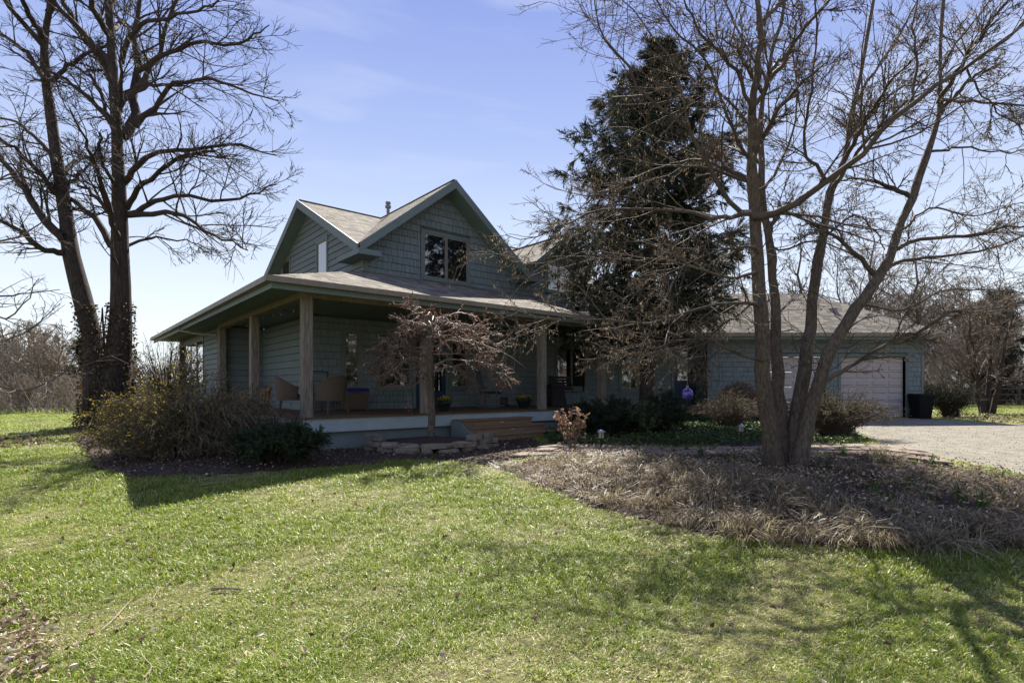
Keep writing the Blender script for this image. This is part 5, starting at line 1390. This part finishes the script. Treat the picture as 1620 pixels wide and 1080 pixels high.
for x in (-.19, .19): MB().tubes([F(x, -.19, 0), F(x, -.18, .42)], .014, 6).build('leg', m_black, t)

# firewood rack
Fr = spot(u_at(404, 6.5), 6.5)
t = thing('firewood_rack', 'black curved metal rack holding split firewood on the side porch', 'rack', Fr(0, 0, 0))
for y in (-.14, .14):
    MB().tubes(catmull([Fr(-.78, y, .80), Fr(-.62, y, .45), Fr(-.52, y, .12), Fr(-.35, y, .05), Fr(.35, y, .05), Fr(.52, y, .12), Fr(.62, y, .45), Fr(.72, y, .80)], 30)[None], .018, 6).build('hoop', m_black, t, smooth=True)
for x in (-.5, 0, .5): MB().tubes([Fr(x, -.16, .06), Fr(x, .16, .06)], .016, 6).build('crossbar', m_black, t)
for x, y in ((-.4, -.15), (.4, -.15), (-.4, .15), (.4, .15)): MB().tubes([Fr(x, y, 0), Fr(x, y, .06)], .016, 6).build('foot', m_black, t)
lm = []
for v_ in range(4):
    n_ = 9; a = np.arange(n_) / n_ * 6.283; rr = .056 * (1 + R.uniform(-.2, .2, n_)); L_ = .36
    V = [(rr[i] * math.cos(a[i]), -L_ / 2, rr[i] * math.sin(a[i])) for i in range(n_)] + [(rr[i] * math.cos(a[i]), L_ / 2, rr[i] * math.sin(a[i])) for i in range(n_)]
    o = MB().add(V, [[i, i + n_, (i + 1) % n_ + n_, (i + 1) % n_] for i in range(n_)]).build('log', m_log)
    e = MB().add(V, ng=[list(range(n_)), list(range(2 * n_ - 1, n_ - 1, -1))]).build('cut_end', m_logend)
    lm.append((o.data, e.data)); bpy.data.objects.remove(o); bpy.data.objects.remove(e)
rows = [(-.40, .40, .135), (-.46, .46, .235), (-.48, .50, .335), (-.42, .52, .43), (-.05, .54, .525), (.30, .52, .61)]
for r_, (x0, x1, z) in enumerate(rows):
    x = x0 + .05 * (r_ % 2)
    while x <= x1:
        d = lm[R.integers(0, 4)]
        e = bpy.data.objects.new('firewood_log', None); COL.objects.link(e)
        e.location = Fr(x, R.uniform(-.03, .03), z); e.rotation_euler = (0, R.uniform(0, 6.28), math.radians(HANG)); e.rotation_mode = 'XYZ'
        tag(e, 'split firewood log with pale cut end stacked in the black rack', 'log', 'firewood logs in the rack')
        for nm, dd in (('bark', d[0]), ('cut_end', d[1])):
            c = bpy.data.objects.new(nm, dd); COL.objects.link(c); c.parent = e
        x += .112

# planters with yellow flowers
def planter(F, label, r=.19, h=.24):
    t = thing('flower_pot', label, 'planter', F(0, 0, 0), 'flower pots on the porch')
    c = F(0, 0, 0)
    MB().lathe(c, [(0, 0), (r * .6, 0), (r * .65, .02), (r * .95, h * .8), (r * 1.08, h * .85), (r * 1.1, h), (r * .98, h), (r * .95, h - .03), (0, h - .03)], 20).build('pot', mat('dark_glaze', (.03, .04, .035), (.02, .026, .022), 9, .35), t, smooth=True)
    n = 150; a = R.uniform(0, 6.28, n); q_ = np.sqrt(R.random(n)) * r * .95
    P = np.stack([c[0] + np.cos(a) * q_, c[1] + np.sin(a) * q_, np.full(n, c[2] + h - .03)], -1)
    D = np.stack([np.cos(a) * .3, np.sin(a) * .3, np.ones(n)], -1) + R.normal(size=(n, 3)) * .25
    MB().leaves(P, D, R.uniform(.09, .17, n), .022).build('foliage', m_cover, t)
    n = 130; a = R.uniform(0, 6.28, n); q_ = np.sqrt(R.random(n)) * r * 1.0
    P = np.stack([c[0] + np.cos(a) * q_, c[1] + np.sin(a) * q_, c[2] + h + R.uniform(.07, .15, n) * (1.2 - q_ / r * .5)], -1)
    MB().leaves(P, R.normal(size=(n, 3)) + np.array([0, 0, .3]), .05, .035).build('flowers', m_yellow, t)
planter(spot(u_at(703, .55), .55), 'dark glazed pot of yellow flowers beside the post behind the weeping tree', .17, .22)
planter(spot(u_at(829, 1.0), 1.0), 'dark glazed pot of yellow flowers between the rocking chair and the covered grill', .22, .24)
# rocking chair
F = spot(u_at(776, 1.75), 1.75, 35)
m_grey = mat('weathered_grey_paint', (.13, .135, .135), (.09, .095, .1), 9, .7, .2)
t = thing('rocking_chair', 'grey wooden rocking chair on the porch near the steps', 'chair', F(0, 0, 0))
for x in (-.27, .27):
    MB().tubes(catmull([F(x, -.5, .09), F(x, -.2, .022), F(x, .2, .022), F(x, .6, .12)], 14)[None], .02, 5).build('rocker', m_grey, t)
    MB().tubes([F(x, -.25, .03), F(x, -.27, .62)], .02, 5).build('leg', m_grey, t); MB().tubes([F(x, .22, .03), F(x, .26, .42), F(x, .42, 1.08)], .02, 5).build('leg', m_grey, t)
    MB().box(F, x - .05, x + .05, -.33, .3, .62, .645).build('armrest', m_grey, t)
for i in range(6): MB().box(F, -.25, .25, -.26 + i * .085, -.26 + i * .085 + .075, .395, .415).build('seat_slat', m_grey, t)
for i in range(5):
    x = -.2 + i * .1
    MB().beam(F(x, .28, .45), F(x, .42, 1.05), .07, .015, (0, 0, 1)).build('back_slat', m_grey, t)
MB().tubes([F(-.27, .42, 1.07), F(.27, .42, 1.07)], .025, 6).build('top_rail', m_grey, t)
MB().hexa([F(-.25, -.25, .417), F(.25, -.25, .417), F(.25, .24, .417), F(-.25, .24, .417), F(-.23, -.23, .48), F(.23, -.23, .48), F(.23, .22, .48), F(-.23, .22, .48)]).build('cushion', m_black, t)
F = spot(u_at(797, 1.5), 1.5)
t = thing('bucket', 'pale grey bucket standing beside the rocking chair', 'bucket', F(0, 0, 0))
MB().lathe(F(0, 0, 0), [(0, 0), (.10, 0), (.13, .30), (.14, .30), (.14, .315), (.125, .315), (.1, .03), (0, .03)], 16).build('pail', m_grey, t, smooth=True)
MB().tubes(catmull([F(-.135, 0, .3), F(-.15, -.05, .22), F(0, -.15, .16), F(.15, -.05, .22), F(.135, 0, .3)], 14)[None], .005, 5).build('handle', m_vent, t)
# covered grill
F = spot(u_at(874, 1.5), 1.45)
t = thing('covered_grill', 'grill under a dark fitted cover behind the porch post', 'grill', F(0, 0, 0))
MB().hexa([F(-.34, -.26, .03), F(.34, -.26, .03), F(.34, .26, .03), F(-.34, .26, .03), F(-.26, -.2, .62), F(.26, -.2, .62), F(.26, .2, .62), F(-.26, .2, .62)]).build('cover', mat('grill_cover', (.035, .032, .03), (.022, .02, .02), 7, .8, .4), t)
MB().hexa([F(-.36, -.27, .62), F(.36, -.27, .62), F(.36, .27, .62), F(-.36, .27, .62), F(-.30, -.2, .70), F(.30, -.2, .70), F(.30, .2, .70), F(-.30, .2, .70)]).build('lid_cover', m_black, t)
for x in (-.3, .3): MB().lathe(F(x, 0, 0), [(0, 0), (.03, 0), (.03, .04), (0, .04)], 10).build('wheel', m_black, t)
# porch swing
F = spot(u_at(898, 1.9), 1.9, 0)
t = thing('porch_swing', 'black slatted porch swing hanging on chains before the double window', 'swing', F(0, 0, .4))
for i in range(6): MB().box(F, -.52, .52, -.25 + i * .085, -.25 + i * .085 + .07, .44, .46).build('seat_slat', m_black, t)
for i in range(5): MB().box(F, -.52, .52, .27 + .02 * i, .285 + .02 * i, .52 + i * .095, .60 + i * .095).build('back_slat', m_black, t)
for x in (-.53, .53):
    MB().box(F, x - .025, x + .025, -.28, .28, .66, .69).build('armrest', m_black, t); MB().box(F, x - .02, x + .02, -.26, -.22, .44, .66).build('arm_post', m_black, t)
    MB().beam(F(x, .28, .44), F(x, .38, 1.02), .03, .03, (0, 0, 1)).build('back_post', m_black, t)
    for y in (-.24, .26): MB().tubes([F(x, y, .45), F(x, .02, 1.5), F(x, .02, 2.46)], .007, 5).build('chain', m_black, t)
# string lights under the porch eave
t = thing('string_lights', 'string of small bulbs hung under the side porch beam', 'string lights', FH(.14, .3, 2.95))
pts = []
for k_ in range(7):
    for s in np.linspace(0, 1, 6)[:-1]: pts.append(FH(.13, .2 + (k_ + s) * .8, 2.96 - .10 * math.sin(s * 3.14)))
MB().tubes(np.array(pts)[None], .005, 4).build('wire', m_black, t)
m_bulb = mat('frosted_bulb', (.3, .29, .26), (.22, .21, .19), 5, .2)
for k_ in range(7):
    p = pts[2 + int(k_ * 4.6)]
    MB().lathe((p[0], p[1], p[2] - .07), [(0, 0), (.011, .006), (.016, .02), (.011, .04), (.009, .07), (0, .07)], 8).build('bulb', m_bulb, t, smooth=True)

# path lights
def path_light(px, py, label, h=.40):
    p = gpx(px, py); z = float(ground(*p)); c = (float(p[0]), float(p[1]), z)
    t = thing('path_light', label, 'path light', c, 'path lights along the walk')
    MB().lathe(c, [(0, -.02), (.012, -.02), (.012, h - .12), (0, h - .12)], 8).build('stake', m_black, t)
    MB().lathe((c[0], c[1], z + h - .12), [(0, 0), (.045, 0), (.05, .012), (.05, .09), (.045, .1), (0, .1)], 14).build('lens', mat('lamp_lens', (.45, .43, .36), (.35, .33, .28), 20, .15), t, smooth=False)
    for a in range(4):
        x, y = c[0] + .052 * math.cos(a * 1.57), c[1] + .052 * math.sin(a * 1.57)
        MB().tubes([(x, y, z + h - .12), (x, y, z + h - .02)], .005, 4).build('rib', m_black, t)
    MB().lathe((c[0], c[1], z + h - .02), [(0, 0), (.085, 0), (.085, .012), (.05, .04), (.02, .055), (0, .055)], 16).build('cap', mat('lamp_cap', (.35, .35, .36), (.28, .28, .29), 9, .3, metallic=.8), t, smooth=False)
path_light(951, 716, 'small metal path light standing next to the rust leaved shrub')
path_light(1172, 703, 'small metal path light in the ground cover left of the leaning stems')
# bin by the garage
F = frame(14.32, 18.75, float(ground(14.3, 18.75)), 0)
t = thing('trash_bin', 'black wheeled trash bin beside the garage door', 'bin', F(0, 0, 0))
m_bin = mat('black_plastic', (.008, .008, .009), (.012, .012, .012), 9, .8, spec=.2)
MB().hexa([F(-.2, -.22, .05), F(.2, -.22, .05), F(.2, .22, .05), F(-.2, .22, .05), F(-.26, -.28, .78), F(.26, -.28, .78), F(.26, .28, .78), F(-.26, .28, .78)]).build('body', m_bin, t)
MB().hexa([F(-.28, -.3, .782), F(.28, -.3, .782), F(.28, .3, .782), F(-.28, .3, .782), F(-.24, -.24, .86), F(.24, -.24, .86), F(.24, .28, .88), F(-.24, .28, .88)]).build('lid', m_bin, t)
for x in (-.21, .21): MB().tubes([F(x - .03, .2, .09), F(x + .03, .2, .09)], .09, 12).build('wheel', m_black, t)
MB().box(F, -.2, .2, -.2, .1, 0, .049).build('foot', m_black, t)
# far rail fence
fy = 30.5
t = thing('rail_fence', 'weathered post and rail fence at the far side of the lawn', 'fence', (26, fy, gz(26, fy)))
m_fence = mat('grey_fence_wood', (.13, .11, .09), (.09, .075, .06), 6, .9)
for i in range(9):
    x = 22.6 + i * 2.1; MB().box(frame(x, fy, gz(x, fy), 0), -.06, .06, -.06, .06, -.1, 1.15).build('post', m_fence, t)
    if i < 8:
        for z in (.35, .68, 1.0): MB().box(frame(x, fy, gz(x, fy), 0), .0, 2.1, -.09, -.061, z, z + .06).build('rail', m_fence, t)
# woodland goes on to the right of the view
for i, (x, y, s_, src) in enumerate([(34, 20, 1.2, wA), (36, 14, 1.3, wB), (38, 8, 1.3, wA), (36, 2, 1.3, wB), (40, -4, 1.4, wA), (42, 17, 1.5, wB), (43, 11, 1.5, wA), (45, 5, 1.6, wB), (38, 25, 1.3, wB), (46, -2, 1.6, wA)]):
    copy_thing(src, (x, y, gz(x, y)), 1.9 * i, s_)
pine = [o for o in COL.objects if o.name.startswith('pine_tree')][0]  # copied below as unseen pines, added only for the window reflections
for i, (x, y, s_) in enumerate([(24, -1, 1.2), (27, -4, 1.3), (30, -7, 1.3), (26.5, 3.5, 1.2), (33, -2, 1.4), (30, 8, 1.3), (22, -6, 1.2), (34, 4, 1.4)]):
    copy_thing(pine, (x, y, gz(x, y)), 1.4 * i, s_, 'unseen pine added across the drive for the porch window reflections')['group'] = 'unseen pines added across the drive'
for i, (x, y, s_) in enumerate([(9, -15, 1.2), (13, -17, 1.3), (5.5, -17, 1.25), (17, -15, 1.2), (1, -19, 1.3), (-4, -18, 1.2)]):  # unseen pines added behind the viewer for the entry windows to reflect
    copy_thing(pine, (x, y, gz(x, y)), 1.1 * i, s_, 'unseen pine added at the road side for the entry window reflections')['group'] = 'unseen pines added at the road side'
